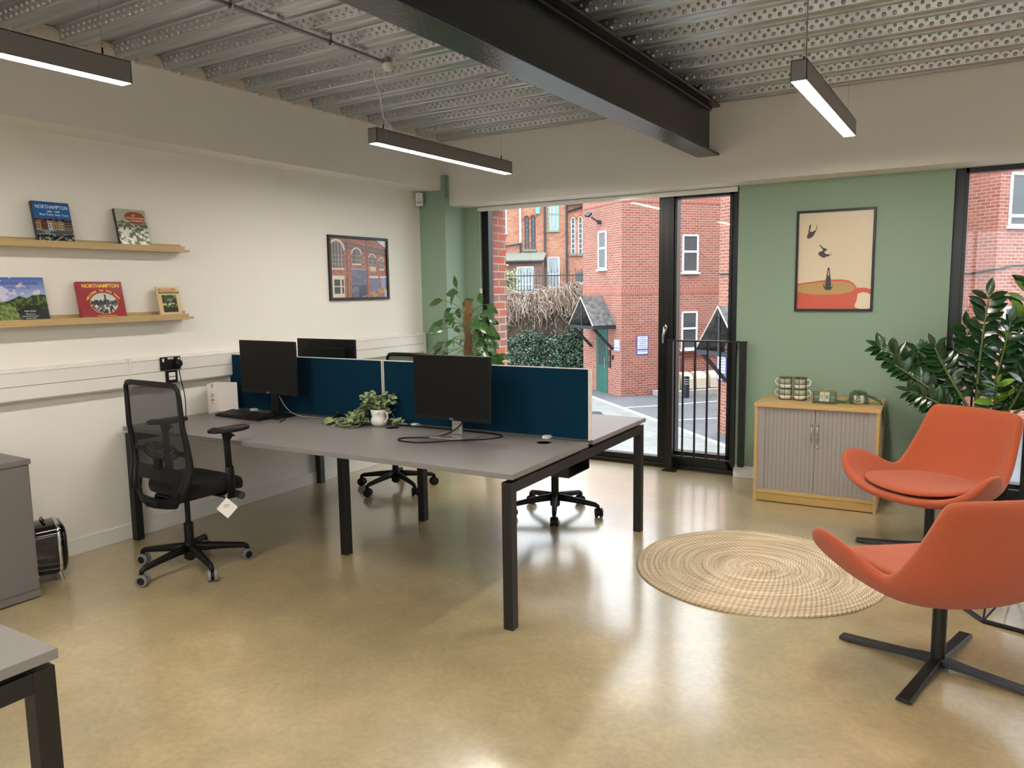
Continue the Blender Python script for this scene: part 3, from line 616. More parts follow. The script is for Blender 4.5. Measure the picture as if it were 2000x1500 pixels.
def poster():
    t = thing('framed_poster', 'black framed poster of figures diving into a red coffee cup on the green wall', 'picture', (-1.233, YW-.001, 1.349), 0)
    wd, ht = .547, .749; frame_bar(t, wd, ht, .017, .022)
    m = MB(); mats = [mat('poster_cream', col(222, 206, 176), .35), mat('poster_red', col(208, 92, 66), .35), mat('poster_coffee', col(186, 150, 92), .35), mat('poster_black', col(62, 54, 60), .4), mat('poster_red_dark', col(190, 80, 58), .35), mat('poster_cream_bright', col(232, 218, 190), .35)]
    # picture coordinates: u right, v down, in the crop the print spans u .03-.97
    iw, ih = wd-.034, ht-.034
    def P(pts): return [(.017+max(0, min(1, u))*iw, .017+(1-max(0, min(1, v)))*ih) for u, v in pts]
    lay = [0]
    def poly(pts, mi):
        lay[0] += 1; m.cur = mi; y = -.006-lay[0]*.00012; q = P(pts); m.add([(a, y, b) for a, b in q], [tuple(range(len(q)))])
    def ell(cu, cv, ru, rv, a0=0, a1=360, n=28): return [(cu+ru*math.cos(R(a0+(a1-a0)*i/n)), cv-rv*math.sin(R(a0+(a1-a0)*i/n))) for i in range(n+1)]
    poly([(0, 0), (1, 0), (1, 1), (0, 1)], 0)
    # cup body, handle, coffee
    hnd_o = [(.80, .785), (.86, .783), (.93, .785), (1, .80), (1, 1.0), (.74, 1.0)]
    poly(hnd_o, 1)
    poly([(.83, .845), (.86, .835), (.90, .83), (.95, .835), (1.0, .855), (1, .985), (.97, 1), (.86, 1), (.80, .985), (.79, .965), (.815, .92)], 5)
    poly([(0, .735), (.12, .722), (.28, .708), (.45, .695), (.6, .695), (.7, .706), (.77, .735), (.81, .775), (.815, .82), (.79, .965), (.77, 1), (0, 1)], 1)
    poly([(0, .755), (.1, .737), (.3, .722), (.5, .714), (.62, .714), (.7, .727), (.76, .75), (.785, .78), (.77, .81), (.71, .832), (.6, .845), (.45, .852), (.25, .85), (.1, .838), (0, .822)], 2)
    poly([(.52, .795), (.64, .79), (.635, .83), (.52, .835)], 4) if False else None
    # silhouettes of a diver
    K = 3
    poly([(.155, .115), (.165, .12), (.165, .14), (.155, .175), (.15, .19), (.19, .195), (.205, .185), (.225, .18), (.235, .19), (.225, .205), (.215, .22), (.205, .235), (.185, .25), (.15, .262), (.125, .262), (.112, .25), (.113, .235), (.125, .215), (.135, .2), (.128, .188), (.135, .18), (.14, .15), (.137, .14), (.15, .125)], K)
    poly([(.225, .185), (.238, .165), (.243, .148), (.238, .13), (.225, .118), (.245, .13), (.252, .15), (.247, .168), (.236, .186)], K)
    poly([(.295, .33), (.315, .342), (.335, .36), (.36, .37), (.375, .368), (.385, .378), (.395, .385), (.385, .398), (.362, .402), (.36, .41), (.375, .425), (.395, .432), (.415, .43), (.43, .438), (.428, .452), (.41, .457), (.39, .455), (.375, .465), (.35, .468), (.325, .46), (.295, .445), (.278, .428), (.28, .412), (.3, .402), (.335, .397), (.34, .385), (.325, .37), (.31, .355), (.295, .345)], K)
    poly([(.43, .445), (.445, .435), (.447, .425), (.44, .412), (.452, .422), (.453, .435), (.44, .45)], K)
    poly([(.41, .575), (.425, .57), (.44, .575), (.44, .59), (.447, .62), (.455, .655), (.455, .665), (.463, .69), (.463, .72), (.47, .75), (.462, .77), (.475, .772), (.49, .755), (.5, .748), (.49, .765), (.478, .785), (.465, .8), (.43, .805), (.395, .8), (.375, .785), (.365, .765), (.353, .74), (.365, .742), (.38, .765), (.395, .77), (.385, .75), (.392, .72), (.393, .69), (.4, .665), (.4, .65), (.407, .62), (.412, .59)], K)
    poly([(.424, .60), (.430, .60), (.436, .64), (.434, .655), (.424, .657), (.419, .64)], 0)
    m.build('print', mats, t)
poster()

# ================================================================== desks
def tube_box(m, a, b, s=.025): return m
def bench(label, loc, rz, L_, D2, name='bench_desk', four=True, legs_mid=True, group='grey office desks'):
    t = thing(name, label, 'desk', loc, rz, group)
    zt, zb = .73, .705; n = 2 if four else 1; hw = L_/2 if four else L_
    rows = ((0, .81), (.87, 1.68)) if D2 else ((0, .81),)
    for (ya, yb) in rows:
        for k in range(2 if four else 1):
            d = MB().box(-L_+k*hw+.0008, -L_+(k+1)*hw-.0008, ya, yb, zb, zt).build('desktop', M_grey, t, bevel=.0012)
            gy = yb-.11 if ya == 0 else ya+.11
            for gx in ((-L_+k*hw+.17, -L_+(k+1)*hw-.21) if ya == 0 else (-L_+k*hw+.2,)):
                MB().lathe([(.038, 0), (.041, .0012), (.043, 0)], (gx, gy, zt), 28).lathe([(0, .0004), (.036, .0004)], (gx, gy, zt), 28).build('grommet', M_edge, d)
        if four: MB().box(-hw-.0010, -hw+.0010, ya+.001, yb-.001, zb+.004, zt+.0003).build('desktop_joint', M_seam, t)
    ye = 1.68 if D2 else .81; s = .05
    for x0 in (-.062, -L_+.012):
        for y0 in (.004, ye-.054): MB().box(x0, x0+s, y0, y0+s, 0, .688).build('leg', M_black, t, bevel=.002)
        MB().box(x0, x0+s, .054, ye-.054, .638, .688).build('end_rail', M_black, t, bevel=.002)
        m = MB()
        for (ya, yb) in rows:
            m.box(x0+.01, x0+.04, ya+.05, yb-.06, .688, .705)
        m.build('spacer', M_plas, t)
    if legs_mid:
        for y0 in (.42, ye-.50): MB().box(-hw-.025, -hw+.025, y0, y0+s, 0, .67).build('leg', M_black, t, bevel=.002)
        MB().box(-hw-.025, -hw+.025, .47, ye-.50, .64, .67).build('middle_rail', M_black, t, bevel=.002)
    for y0 in ((.3, ye-.34) if D2 else (.3, .5)):
        MB().box(-L_+.06, -.062, y0, y0+.04, .648, .688).build('long_rail', M_black, t)
    if D2:
        MB().box(-.60, -.075, .72, .98, .545, .549).box(-.60, -.075, .98, .984, .549, .60).box(-.60, -.075, .716, .72, .549, .60).box(-.60, -.596, .72, .98, .549, .60).build('cable_tray', M_black, t)
    return t
DX, DY, DR = -1.735, 2.83, R(1.35)
bench('bank of four grey desks on black legs divided by teal screens', (DX, DY, 0), DR, 2.81, True)
bench('grey desk corner on a black leg at the bottom left edge', (-1.795, .085, 0), R(.0), 1.4, False, four=False, legs_mid=False)
def D(x, y, z=.73):
    return Vector((DX, DY, 0))+Matrix.Rotation(DR, 3, 'Z') @ Vector((x, y, z))
def screen(x0, x1, label):
    t = thing('privacy_screen', label, 'screen', D(x0, .84, .735), DR, 'teal desk screens')
    L_ = x1-x0; h = .385
    MB().box(.007, L_-.010, -.014, .014, .004, h-.004).build('fabric_panel', M_teal, t, bevel=.002)
    MB().box(0, L_, -.009, .009, h-.005, h).build('edge_trim', M_trimw, t, bevel=.001)
    MB().box(0, .007, -.015, .015, 0, h).build('end_trim', M_trimw, t, bevel=.002); MB().box(L_-.010, L_, -.017, .017, 0, h).build('end_trim', M_trimw, t, bevel=.003)
    for x in (.25, L_-.25): MB().box(x-.02, x+.02, -.05, .03, -.004, .012).build('clamp', M_white, t, bevel=.002)
screen(-2.80, -1.402, 'teal fabric desk screen at the left behind the single keyboard')
screen(-1.398, -.0, 'teal fabric desk screen at the right end of the desk bank')

# ------------------------------------------------------------------ monitors and desk things
def monitor(label, loc, rz, wd, ht, zb, silver, tilt=0, back=False):
    t = thing('monitor', label, 'monitor', loc, rz, 'computer monitors')
    th = .02
    b_ = MB().box(-wd/2, wd/2, 0, th, zb, zb+ht).box(-wd*.36, wd*.36, th, .045, zb+.05, zb+ht-.06).build('case', M_plas, t, bevel=.004)
    MB().box(-wd/2+.006, wd/2-.006, -.0006, .001, zb+.022, zb+ht-.006).build('display', M_screen, t)
    text('badge', 'DELL', .013, M_silver, t, (0.0, -.001, zb+.006), bold=.0004)
    sm = M_silver if silver else M_plas
    MB().box(-.032, .032, .045, .066, .012, zb+ht*.55).build('stand_column', sm, t, bevel=.006)
    m = MB()
    if silver: m.prism([(-.12, -.08), (.12, -.08), (.125, .11), (-.125, .11)], .011, (0, .02, .001), (1, 0, 0), (0, 1, 0), (0, 0, 1))
    else: m.prism([(-.12, -.06), (.12, -.06), (.12, .12), (-.12, .12)], .011, (0, .02, .001), (1, 0, 0), (0, 1, 0), (0, 0, 1))
    m.build('stand_base', sm, t, bevel=.004)
    return t
monitor('black monitor on a silver stand on the right front desk', (-2.475, 3.40, .73), R(1), .512, .362, .098, True)
monitor('black monitor on a black stand behind the keyboard on the left front desk', (-3.975, 3.43, .73), R(-2), .545, .35, .155, False)
m3 = monitor('black monitor seen from behind above the left teal screen', (-3.975, 3.98, .73), R(180), .56, .35, .135, False)
def cable(name, pts, r, label, m=M_plas, sub=6):
    P = [Vector(p) for p in pts]; out = []
    for i in range(len(P)-1):
        a = P[max(i-1, 0)]; b = P[i]; c = P[i+1]; d = P[min(i+2, len(P)-1)]
        for k in range(sub):
            t = k/sub; out.append(.5*((2*b)+(c-a)*t+(2*a-5*b+4*c-d)*t*t+(3*b-a-3*c+d)*t**3))
    out.append(P[-1]); mb = MB().tube(out, r, n=7)
    return tag(mb.build(name, m, smooth=True), label, 'cable')
zt = .73+.005
cable('monitor_cable', [(-2.43, 3.47, .84), (-2.46, 3.42, .78), (-2.56, 3.36, zt), (-2.70, 3.27, zt), (-2.69, 3.20, zt), (-2.55, 3.20, zt), (-2.38, 3.30, zt+.008), (-2.28, 3.44, zt), (-2.24, 3.55, zt), (-2.36, 3.60, zt), (-2.7, 3.60, zt), (-3.0, 3.57, zt)], .0042, 'black cable looped on the desk around the silver monitor stand')
cable('monitor_cable', [(-3.93, 3.48, .87), (-3.86, 3.47, .80), (-3.80, 3.49, .755), (-3.72, 3.53, zt), (-3.62, 3.555, zt), (-3.57, 3.54, zt)], .0035, 'thin cable running from the left monitor to the mouse', mat('grey_cable', col(120, 118, 116), .5))
cable('keyboard_cable', [(-4.0, 3.45, zt), (-3.9, 3.48, zt), (-3.80, 3.40, zt), (-3.76, 3.33, zt), (-3.74, 3.31, zt)], .003, 'short black lead with a plug beside the keyboard')
# keyboard
def keyboard():
    t = thing('keyboard', 'black computer keyboard on the left front desk', 'keyboard', (-4.14, 3.295, .731), R(-2))
    MB().add([(-.22, 0, 0), (.22, 0, 0), (.22, .15, 0), (-.22, .15, 0), (-.22, 0, .012), (.22, 0, .012), (.22, .15, .026), (-.22, .15, .026)], [(0, 1, 2, 3), (4, 5, 6, 7), (0, 1, 5, 4), (1, 2, 6, 5), (2, 3, 7, 6), (3, 0, 4, 7)]).build('case', M_plas, t, bevel=.003)
    m = MB()
    for r_ in range(6):
        y = .012+r_*.0215; z = .012+.014*(y+.008)/.15
        c = 0
        while c < 22:
            wk = 6 if (r_ == 0 and c == 4) else 1
            if not (c in (15, 19) or (r_ == 5 and c == 1)):
                x = -.21+c*.0191; m.box(x+.001, x+.0191*wk-.002, y, y+.017, z, z+.006)
            c += wk
    k = m.build('keys', mat('keycap', col(34, 34, 36), .5), t)
keyboard()
mo = thing('mouse', 'black computer mouse at the foot of the left teal screen', 'mouse', (-3.50, 3.55, .731), R(20))
MB().sphere((0, 0, .0235), .05, 16, 10, (.62, 1.05, .46)).build('body', M_plas, mo, smooth=True)
MB().box(-.0035, .0035, .014, .032, .038, .0475).build('scroll_wheel', M_greyr, mo, bevel=.001)
# folded leaflet
def leaflet():
    t = thing('leaflet', 'white folded leaflet standing on the desk by the wall', 'leaflet', (0, 0, .731))
    a, b_, c = Vector((-4.475, 3.34, 0)), Vector((-4.525, 3.455, 0)), Vector((-4.365, 3.50, 0))
    for p, q, nm in ((a, b_, 'printed_flap'), (b_, c, 'blank_flap')):
        d = (q-p).normalized(); n_ = d.cross(Vector((0, 0, 1)))
        MB().prism([(0, 0), ((q-p).length, 0), ((q-p).length, .205), (0, .205)], .001, p, d, (0, 0, 1), n_).build(nm, M_paper, t)
    d = (b_-a).normalized(); n_ = d.cross(Vector((0, 0, 1))); ang = math.atan2(d.y, d.x); mid = (a+b_)/2+n_*.0014
    for z, s, tx in ((.188, .010, 'MENU'), (.125, .009, 'Starters'), (.112, .008, 'House Soup'), (.09, .0075, 'Seasonal Plates'), (.08, .0075, 'and small dishes'), (.06, .008, 'Coffee')):
        text('printed_line', tx, s, M_ink, t, (mid.x, mid.y, z), rot=(PI/2, 0, ang))
    mr_ = mat('crest_red', col(120, 40, 46), .6)
    MB().prism([(-.006, .006), (.006, .006), (.006, -.002), (0, -.009), (-.006, -.002)], .0006, mid+Vector((0, 0, .176)), d, (0, 0, 1), n_).build('printed_crest', mr_, t)
leaflet()
tag(MB().tube([(-3.06, 3.64, .735), (-3.02, 3.615, .738), (-2.97, 3.62, .736)], .004, n=6).build('cable_end', M_white, smooth=True), 'short white connector by the foot of the right screen', 'cable')

# jug with trailing faux ivy
def ivy_jug():
    t = thing('potted_ivy', 'trailing artificial ivy in a white jug between the two front desks', 'plant', (-3.115, 3.53, .731), 0)
    prof = [(.036, 0), (.048, .012), (.053, .03), (.050, .045), (.044, .055), (.046, .065), (.05, .082), (.052, .1), (.049, .1), (.043, .07), (.0, .05)]
    MB().lathe(prof, n=28).build('jug', M_wcer, t, smooth=True)
    MB().tube([(.048, -.01, .088), (.075, -.014, .084), (.08, -.014, .055), (.065, -.012, .03), (.05, -.01, .025)], .005, n=8, rs=[.005]*5).build('handle', M_wcer, t, smooth=True)
    rnd = random.Random(5); lf = MB(); st = MB()
    def vine(pts, n, L0, spread=.02):
        P = [Vector(p) for p in pts]; st.tube(P, .0014, n=4)
        for i in range(n):
            f = i/(n-1)*(len(P)-1); k = min(int(f), len(P)-2); c = P[k].lerp(P[k+1], f-k)
            c = c+Vector((rnd.uniform(-1, 1), rnd.uniform(-1, 1), rnd.uniform(-.4, 1)))*spread
            c.z = max(c.z, .008)
            d = Vector((rnd.uniform(-1, 1), rnd.uniform(-1, .8), rnd.uniform(-.35, .5)))
            if c.z < .02: d.z = abs(d.z)*.4
            s = L0*rnd.uniform(.7, 1.25); lf.leaf(c, d, (rnd.uniform(-.4, .4), rnd.uniform(-.9, 0), 1), s, s*.78, .2, .25)
    for i in range(20):
        a = rnd.uniform(0, 2*PI); r = rnd.uniform(.03, .11); vine([(0, 0, .08), (r*.5*math.cos(a), r*.5*math.sin(a), .14), (r*math.cos(a)-.02, r*math.sin(a), .165+rnd.uniform(-.05, .03))], 12, .040)
    for i in range(7): vine([(-.02, 0, .14), (-.06, -.03, .12), (-.085-.01*i, -.04, .07), (-.10-.012*i, -.05, .02)], 16, .042)
    for i in range(6): vine([(-.07, -.04, .03), (-.13, -.08-.01*i, .02), (-.20, -.11, .015), (-.26, -.11+.02*i, .012), (-.31-.01*i, -.10, .012)], 18, .044)
    vine([(-.08, -.06, .03), (-.12, -.12, .015), (-.10, -.15, .012), (-.05, -.13, .012)], 10, .036)
    vine([(.02, 0, .12), (.07, .02, .10), (.095, .03, .05), (.12, .04, .01)], 10, .036); vine([(.09, .03, .04), (.13, .02, .012), (.16, .03, .012)], 8, .038)
    lf.build('foliage', M_faux, t); st.build('vines', M_faux, t)
ivy_jug()

# ================================================================== office chairs
def office_chair(label, loc, rz, phase, wheels=True, grp='black office chairs', drop=0.0):
    """faces local +y; phase = angle of the first base arm relative to the world"""
    t = thing('office_chair', label, 'chair', loc, rz, grp)
    z0 = .115
    MB().lathe([(.030, .055), (.034, .06), (.036, .13), (.030, .15)], n=20).lathe([(.018, .045), (.018, .06)], n=16).build('base_hub', M_plas, t, auto=40)
    for k in range(5):
        a = phase-rz+k*2*PI/5; c_, s_ = math.cos(a), math.sin(a)
        m = MB(); pts = [(.02, .118), (.10, .112), (.20, .100), (.285, .088), (.305, .078), (.312, .058)]
        rs = [.026, .023, .019, .0165, .0145, .011]
        m.tube([(r*c_, r*s_, z) for r, z in pts], .02, n=10, rs=rs, sx=.95); arm = m.build('base_arm', M_plas, t, smooth=True)
        cx, cy = .315*c_, .315*s_; ta = a+1.2+.9*((k*37) % 5-2)*.4; ax = Vector((math.cos(ta), math.sin(ta), 0)); off = Vector((-ax.y, ax.x, 0))*.012
        cst = MB().cyl((.312*c_, .312*s_, .06), (.312*c_, .312*s_, .04), .008)
        c0 = Vector((cx, cy, .032))+off
        cst.cyl(c0-ax*.009, c0+ax*.009, .024, n=18); fk = cst.build('caster_fork', M_plas, t, auto=40)
        for sgn in (-1, 1):
            w_ = MB().cyl(c0+ax*sgn*.009, c0+ax*sgn*.025, .032, .030, n=22); w_.build('caster_tyre', M_greyr if wheels else M_plas, fk, auto=40)
            MB().cyl(c0+ax*sgn*.024, c0+ax*sgn*.0265, .022, .020, n=18).build('caster_cap', M_plas, fk, auto=40)
    MB().cyl((0, 0, .14), (0, 0, .26), .026, n=18).cyl((0, 0, .25), (0, 0, .41), .015, n=16).build('gas_lift', M_plas, t, auto=40)
    MB().box(-.09, .09, -.14, .12, .405, .45).box(-.05, .05, -.22, -.1, .40, .44).build('tilt_mechanism', M_plas, t, bevel=.01)
    MB().cyl((.08, .15, .42), (.20, .17, .42), .007).cyl((.19, .17, .42), (.265, .17, .415), .019, .022, n=16).build('tension_lever', mat('smoky_knob', col(60, 58, 56), .15), t, auto=40)
    # seat
    m = MB(); hw = .245
    n_, r_ = 12, 9; vs = []
    outline = []
    for i in range(40):
        a = 2*PI*i/40; ex = 3.2; cx = math.copysign(abs(math.cos(a))**(2/ex), math.cos(a)); sy = math.copysign(abs(math.sin(a))**(2/ex), math.sin(a)); outline.append((cx*hw, sy*.205+.065))
    lv = [(.86, .445, 0), (.98, .455, 0), (1.0, .475, 0), (1.0, .495, 0), (.97, .515, 0), (.85, .523, 0), (.5, .518, 0)]
    for sc, z, _ in lv:
        for x, y in outline:
            yy = .065+(y-.065)*sc; dz = -.035*max(0, (yy-.13)/.145)**2; vs.append((x*sc, yy, z+dz))
    k = len(outline); fs = [(j*k+i, j*k+(i+1) % k, (j+1)*k+(i+1) % k, (j+1)*k+i) for j in range(len(lv)-1) for i in range(k)]
    fs += [tuple(range(k))[::-1], tuple((len(lv)-1)*k+i for i in range(k))]
    m.add(vs, fs); m.build('seat', M_seatf, t, smooth=True)
    # back : side rails, top bar, mesh, lower yoke
    def bx(z):   # half width and depth at height z
        pts = [(.44, .20, -.175), (.50, .225, -.17), (.56, .245, -.15), (.62, .255, -.135), (.72, .255, -.14), (.85, .248, -.160), (.98, .243, -.162), (1.06, .240, -.168)]
        for i in range(len(pts)-1):
            if z <= pts[i+1][0]:
                f = (z-pts[i][0])/(pts[i+1][0]-pts[i][0]); return pts[i][1]+(pts[i+1][1]-pts[i][1])*f, pts[i][2]+(pts[i+1][2]-pts[i][2])*f
        return pts[-1][1], pts[-1][2]
    path = []
    zs = [.47, .52, .57, .62, .68, .76, .84, .92, 1.0, 1.045]
    for z in zs: hwz, y = bx(z); path.append((-hwz, y, z))
    hwz, y = bx(1.06); path += [(-hwz+.02, y-.002, 1.068), (-hwz+.06, y-.006, 1.072), (0, y-.016, 1.074), (hwz-.06, y-.006, 1.072), (hwz-.02, y-.002, 1.068)]
    for z in zs[::-1]: hwz, y = bx(z); path.append((hwz, y, z))
    fr = MB().tube(path, .016, n=8, flat=(0, 1, 0), sx=.75, rs=[.030, .030, .029, .026, .022, .020, .018, .017, .016, .015, .015, .015, .015, .015, .015, .015, .016, .017, .018, .020, .022, .026, .029, .030, .030]).build('back_frame', M_plas, t, smooth=True)
    m = MB(); N = 10; rows = [.60+.046*i for i in range(11)]
    vs = []
    for z in rows:
        hwz, y = bx(z)
        for i in range(N+1): u = -1+2*i/N; vs.append((u*(hwz-.008), y-.02*(1-u*u)+.004, z))
    m.add(vs, [(j*(N+1)+i, j*(N+1)+i+1, (j+1)*(N+1)+i+1, (j+1)*(N+1)+i) for j in range(len(rows)-1) for i in range(N)]); m.build('back_mesh', M_mesh, t, smooth=True)
    # yoke plate with its slot
    m = MB()
    us = [-1, -.86, -.68, -.62, -.3, 0, .3, .62, .68, .86, 1]; zs_ = [.405, .43, .445, .455, .49, .525, .535, .56, .585, .605]
    def yp(u, z):
        hwz, y = bx(max(z, .44)); k_ = 1 if z > .46 else .80+.20*(z-.405)/.055
        return (u*hwz*k_, y-.022*(1-u*u)+.0, z+(.012*(1-u*u) if z > .53 else -.01*(1-u*u)))
    nu = len(us); vs = [yp(u, z) for z in zs_ for u in us]+[(x, y+.014, z) for x, y, z in [yp(u, z) for z in zs_ for u in us]]; off_ = nu*len(zs_)
    cell = lambda i, j: not (2 <= i <= 7 and 3 <= j <= 5)
    for j in range(len(zs_)-1):
        for i in range(nu-1):
            if not cell(i, j): continue
            q = (j*nu+i, j*nu+i+1, (j+1)*nu+i+1, (j+1)*nu+i); fs_ = [q, tuple(off_+k for k in q[::-1])]
            for (di, dj, e) in ((-1, 0, (q[3], q[0])), (1, 0, (q[1], q[2])), (0, -1, (q[0], q[1])), (0, 1, (q[2], q[3]))):
                ii, jj = i+di, j+dj
                if ii < 0 or jj < 0 or ii >= nu-1 or jj >= len(zs_)-1 or not cell(ii, jj): fs_.append((e[0], e[1], off_+e[1], off_+e[0]))
            for f_ in fs_: m.f.append(f_); m.mi.append(0)
    m.v = vs
    m.box(-.03, .03, -.2, -.1, .405, .44); m.build('back_yoke', M_plas, t, auto=50)
    # lumbar pad, a perforated grid
    m = MB(); 
    for i in range(-5, 6):
        for s_ in (-1, 1):
            pts = []
            for j in range(7):
                z = -.045+.015*j; x = i*.03+s_*(z)*1.0
                if (x/.165)**2+(z/.050)**2 < 1: pts.append((x, -.142+.25*x*x, .70+z))
            if len(pts) > 1: m.tube(pts, .0035, n=5)
    m.tube([(.165*math.cos(a), -.142+.25*(.165*math.cos(a))**2, .70+.048*math.sin(a)*(1 if abs(math.cos(a)) < .9 else .9)) for a in [2*PI*i/24 for i in range(24)]], .006, n=6, closed=True)
    m.box(-.03, .03, -.165, -.145, .60, .66); m.box(-.235, -.15, -.148, -.135, .69, .715).box(.15, .235, -.148, -.135, .69, .715); m.build('lumbar_support', M_plas, t)
    for sgn in (-1, 1):
        m = MB(); x = sgn*.285
        AY = .07
        m.box(min(sgn*.08, x), max(sgn*.08, x), -.01+AY, .045+AY, .425, .437)
        m.tube([(x, .018+AY, .425), (x, .016+AY, .55), (x, .012+AY, .60)], .026, n=10, sx=.5, flat=(1, 0, 0))
        m.tube([(x, .012+AY, .58), (x, .008+AY, .70), (x, .006+AY, .765)], .021, n=10, sx=.45, flat=(1, 0, 0)); 
        m.tube([(x, .006+AY, .75), (x, .01+AY, .775), (x, .02+AY, .79)], .03, n=10, sx=.5, flat=(1, 0, 0), rs=[.022, .034, .05])
        m.build('arm_post', M_plas, t, smooth=True)
        pad = MB(); prof = []
        for zz_, sc in ((.792, .85), (.797, 1), (.812, 1), (.820, .85)):
            for i in range(20):
                a = 2*PI*i/20; cx = math.copysign(abs(math.cos(a))**.7, math.cos(a)); sy = math.copysign(abs(math.sin(a))**.7, math.sin(a)); prof.append((x+cx*.043*sc, .025+AY+sy*.125*sc, zz_+(.006 if sy < -.5 else 0)))
        pad.add(prof, [(j*20+i, j*20+(i+1) % 20, (j+1)*20+(i+1) % 20, (j+1)*20+i) for j in range(3) for i in range(20)]+[tuple(range(20))[::-1], tuple(60+i for i in range(20))]); pad.build('arm_pad', M_plas, t, auto=50)
    if drop:
        for o in bpy.data.objects:
            if o.parent == t and o.name.split('.')[0] in ('back_frame', 'back_mesh', 'back_yoke', 'lumbar_support', 'arm_pad'): o.location.z = -drop
            if o.parent == t and o.name.startswith('arm_post'): o.scale.z = (.375-drop)/.375; o.location.z = .425*drop/.375
    return t
c1 = office_chair('black mesh office chair with a paper tag, in front of the left desk', (-3.775, 2.64, 0), R(-2), R(-88))
office_chair('black mesh office chair behind the teal screen nearer the white wall', (-3.89, 4.58, 0), R(172), R(-95), False, drop=.03)
office_chair('black mesh office chair under the rear desk nearer the window', (-2.46, 4.57, 0), R(215), R(9), False, drop=.12)
tg = thing('swing_tag', 'square paper tag hanging from the front office chair lever', 'tag', (-3.45, 2.655, .445), R(48))
MB().add([(0, 0, .0), (.055, 0, -.058), (0, 0, -.116), (-.055, 0, -.058), (0, .001, .0), (.055, .001, -.058), (0, .001, -.116), (-.055, .001, -.058)], [(0, 1, 2, 3), (7, 6, 5, 4), (0, 4, 5, 1), (1, 5, 6, 2), (2, 6, 7, 3), (3, 7, 4, 0)]).build('card', M_paper, tg)
MB().tube([(0, 0, -.003), (-.008, 0, .012), (.004, .004, .022), (.0, 0, -.002)], .001, n=5).build('loop', M_clear, tg)
for i, w_ in enumerate((.03, .034, .026)):
    MB().box(-.018-w_/2*0, -.018+w_, -.0006, 0, -.040-i*.007, -.0385-i*.007).build('printed_line', M_ink, tg)

# ================================================================== left grey cabinet, heater
def grey_cabinet():
    t = thing('storage_cabinet', 'grey side storage cabinet against the white wall at the left edge', 'cabinet', (XL+.02, .98, 0))
    x1 = .475
    MB().box(0, x1, .0, .995, .035, .70).build('body', M_cab, t, bevel=.002)
    MB().box(-.005, x1+.008, -.005, 1.003, .702, .727).build('top_panel', M_cab, t, bevel=.0015)
    MB().box(0, x1+.004, -.003, .998, .008, .043).build('plinth', M_cab, t, bevel=.001)
    MB().box(.02, x1-.02, .01, .98, 0, .008).build('feet', M_plas, t)
    for a, b_ in ((.004, .49), (.494, .99)): MB().box(x1, x1+.004, a, b_, .05, .695).build('door', M_cab, t, bevel=.001)
grey_cabinet()
def heater():
    t = thing('fan_heater', 'small glossy black retro heater on the floor beside the grey cabinet', 'heater', (-4.34, 2.14, 0), R(-20))
    # rounded body: rounded box squashed front and back
    def rbox(hx, hz, y, n=28, e=3.5):
        out = []
        for i in range(n):
            a = 2*PI*i/n; c_, s_ = math.cos(a), math.sin(a); out.append((math.copysign(abs(c_)**(2/e), c_)*hx, y, .175+math.copysign(abs(s_)**(2/e), s_)*hz))
        return out
    m = MB(); lv = [(.10, .105, -.10), (.125, .135, -.09), (.13, .142, -.05), (.132, .145, .05)]
    vs = [p for hx, hz, y in lv for p in rbox(hx, hz, y)]; n = 28
    m.add(vs, [(j*n+i, j*n+(i+1) % n, (j+1)*n+(i+1) % n, (j+1)*n+i) for j in range(len(lv)-1) for i in range(n)]+[tuple(range(n)), tuple(range(3*n, 4*n))[::-1]]); m.build('body', M_plasg, t, auto=40)
    m = MB(); lv = [(.134, .147, .05), (.136, .149, .054), (.136, .149, .062), (.133, .146, .066)]
    vs = [p for hx, hz, y in lv for p in rbox(hx, hz, y)]
    m.add(vs, [(j*n+i, j*n+(i+1) % n, (j+1)*n+(i+1) % n, (j+1)*n+i) for j in range(3) for i in range(n)]+[tuple(range(n)), tuple(range(3*n, 4*n))[::-1]]); m.build('chrome_rim', M_chrome, t, auto=40)
    m = MB(); lv = [(.130, .143, .066), (.122, .136, .085), (.09, .105, .10), (.03, .04, .104)]
    vs = [p for hx, hz, y in lv for p in rbox(hx, hz, y)]
    m.add(vs, [(j*n+i, j*n+(i+1) % n, (j+1)*n+(i+1) % n, (j+1)*n+i) for j in range(3) for i in range(n)]+[tuple(range(3*n, 4*n))[::-1]]); m.build('grille', M_plasg, t, smooth=True)
    for x in (-.09, .09):
        for y in (-.05, .05): MB().cyl((x, y, .05), (x*1.12, y*1.3, .0), .013, .008, n=12).build('foot', M_chrome, t, auto=40)
    MB().tube([(-.06, 0, .315), (-.04, 0, .332), (.04, 0, .332), (.06, 0, .315)], .008, n=8).build('carry_handle', M_plasg, t, smooth=True)
heater()

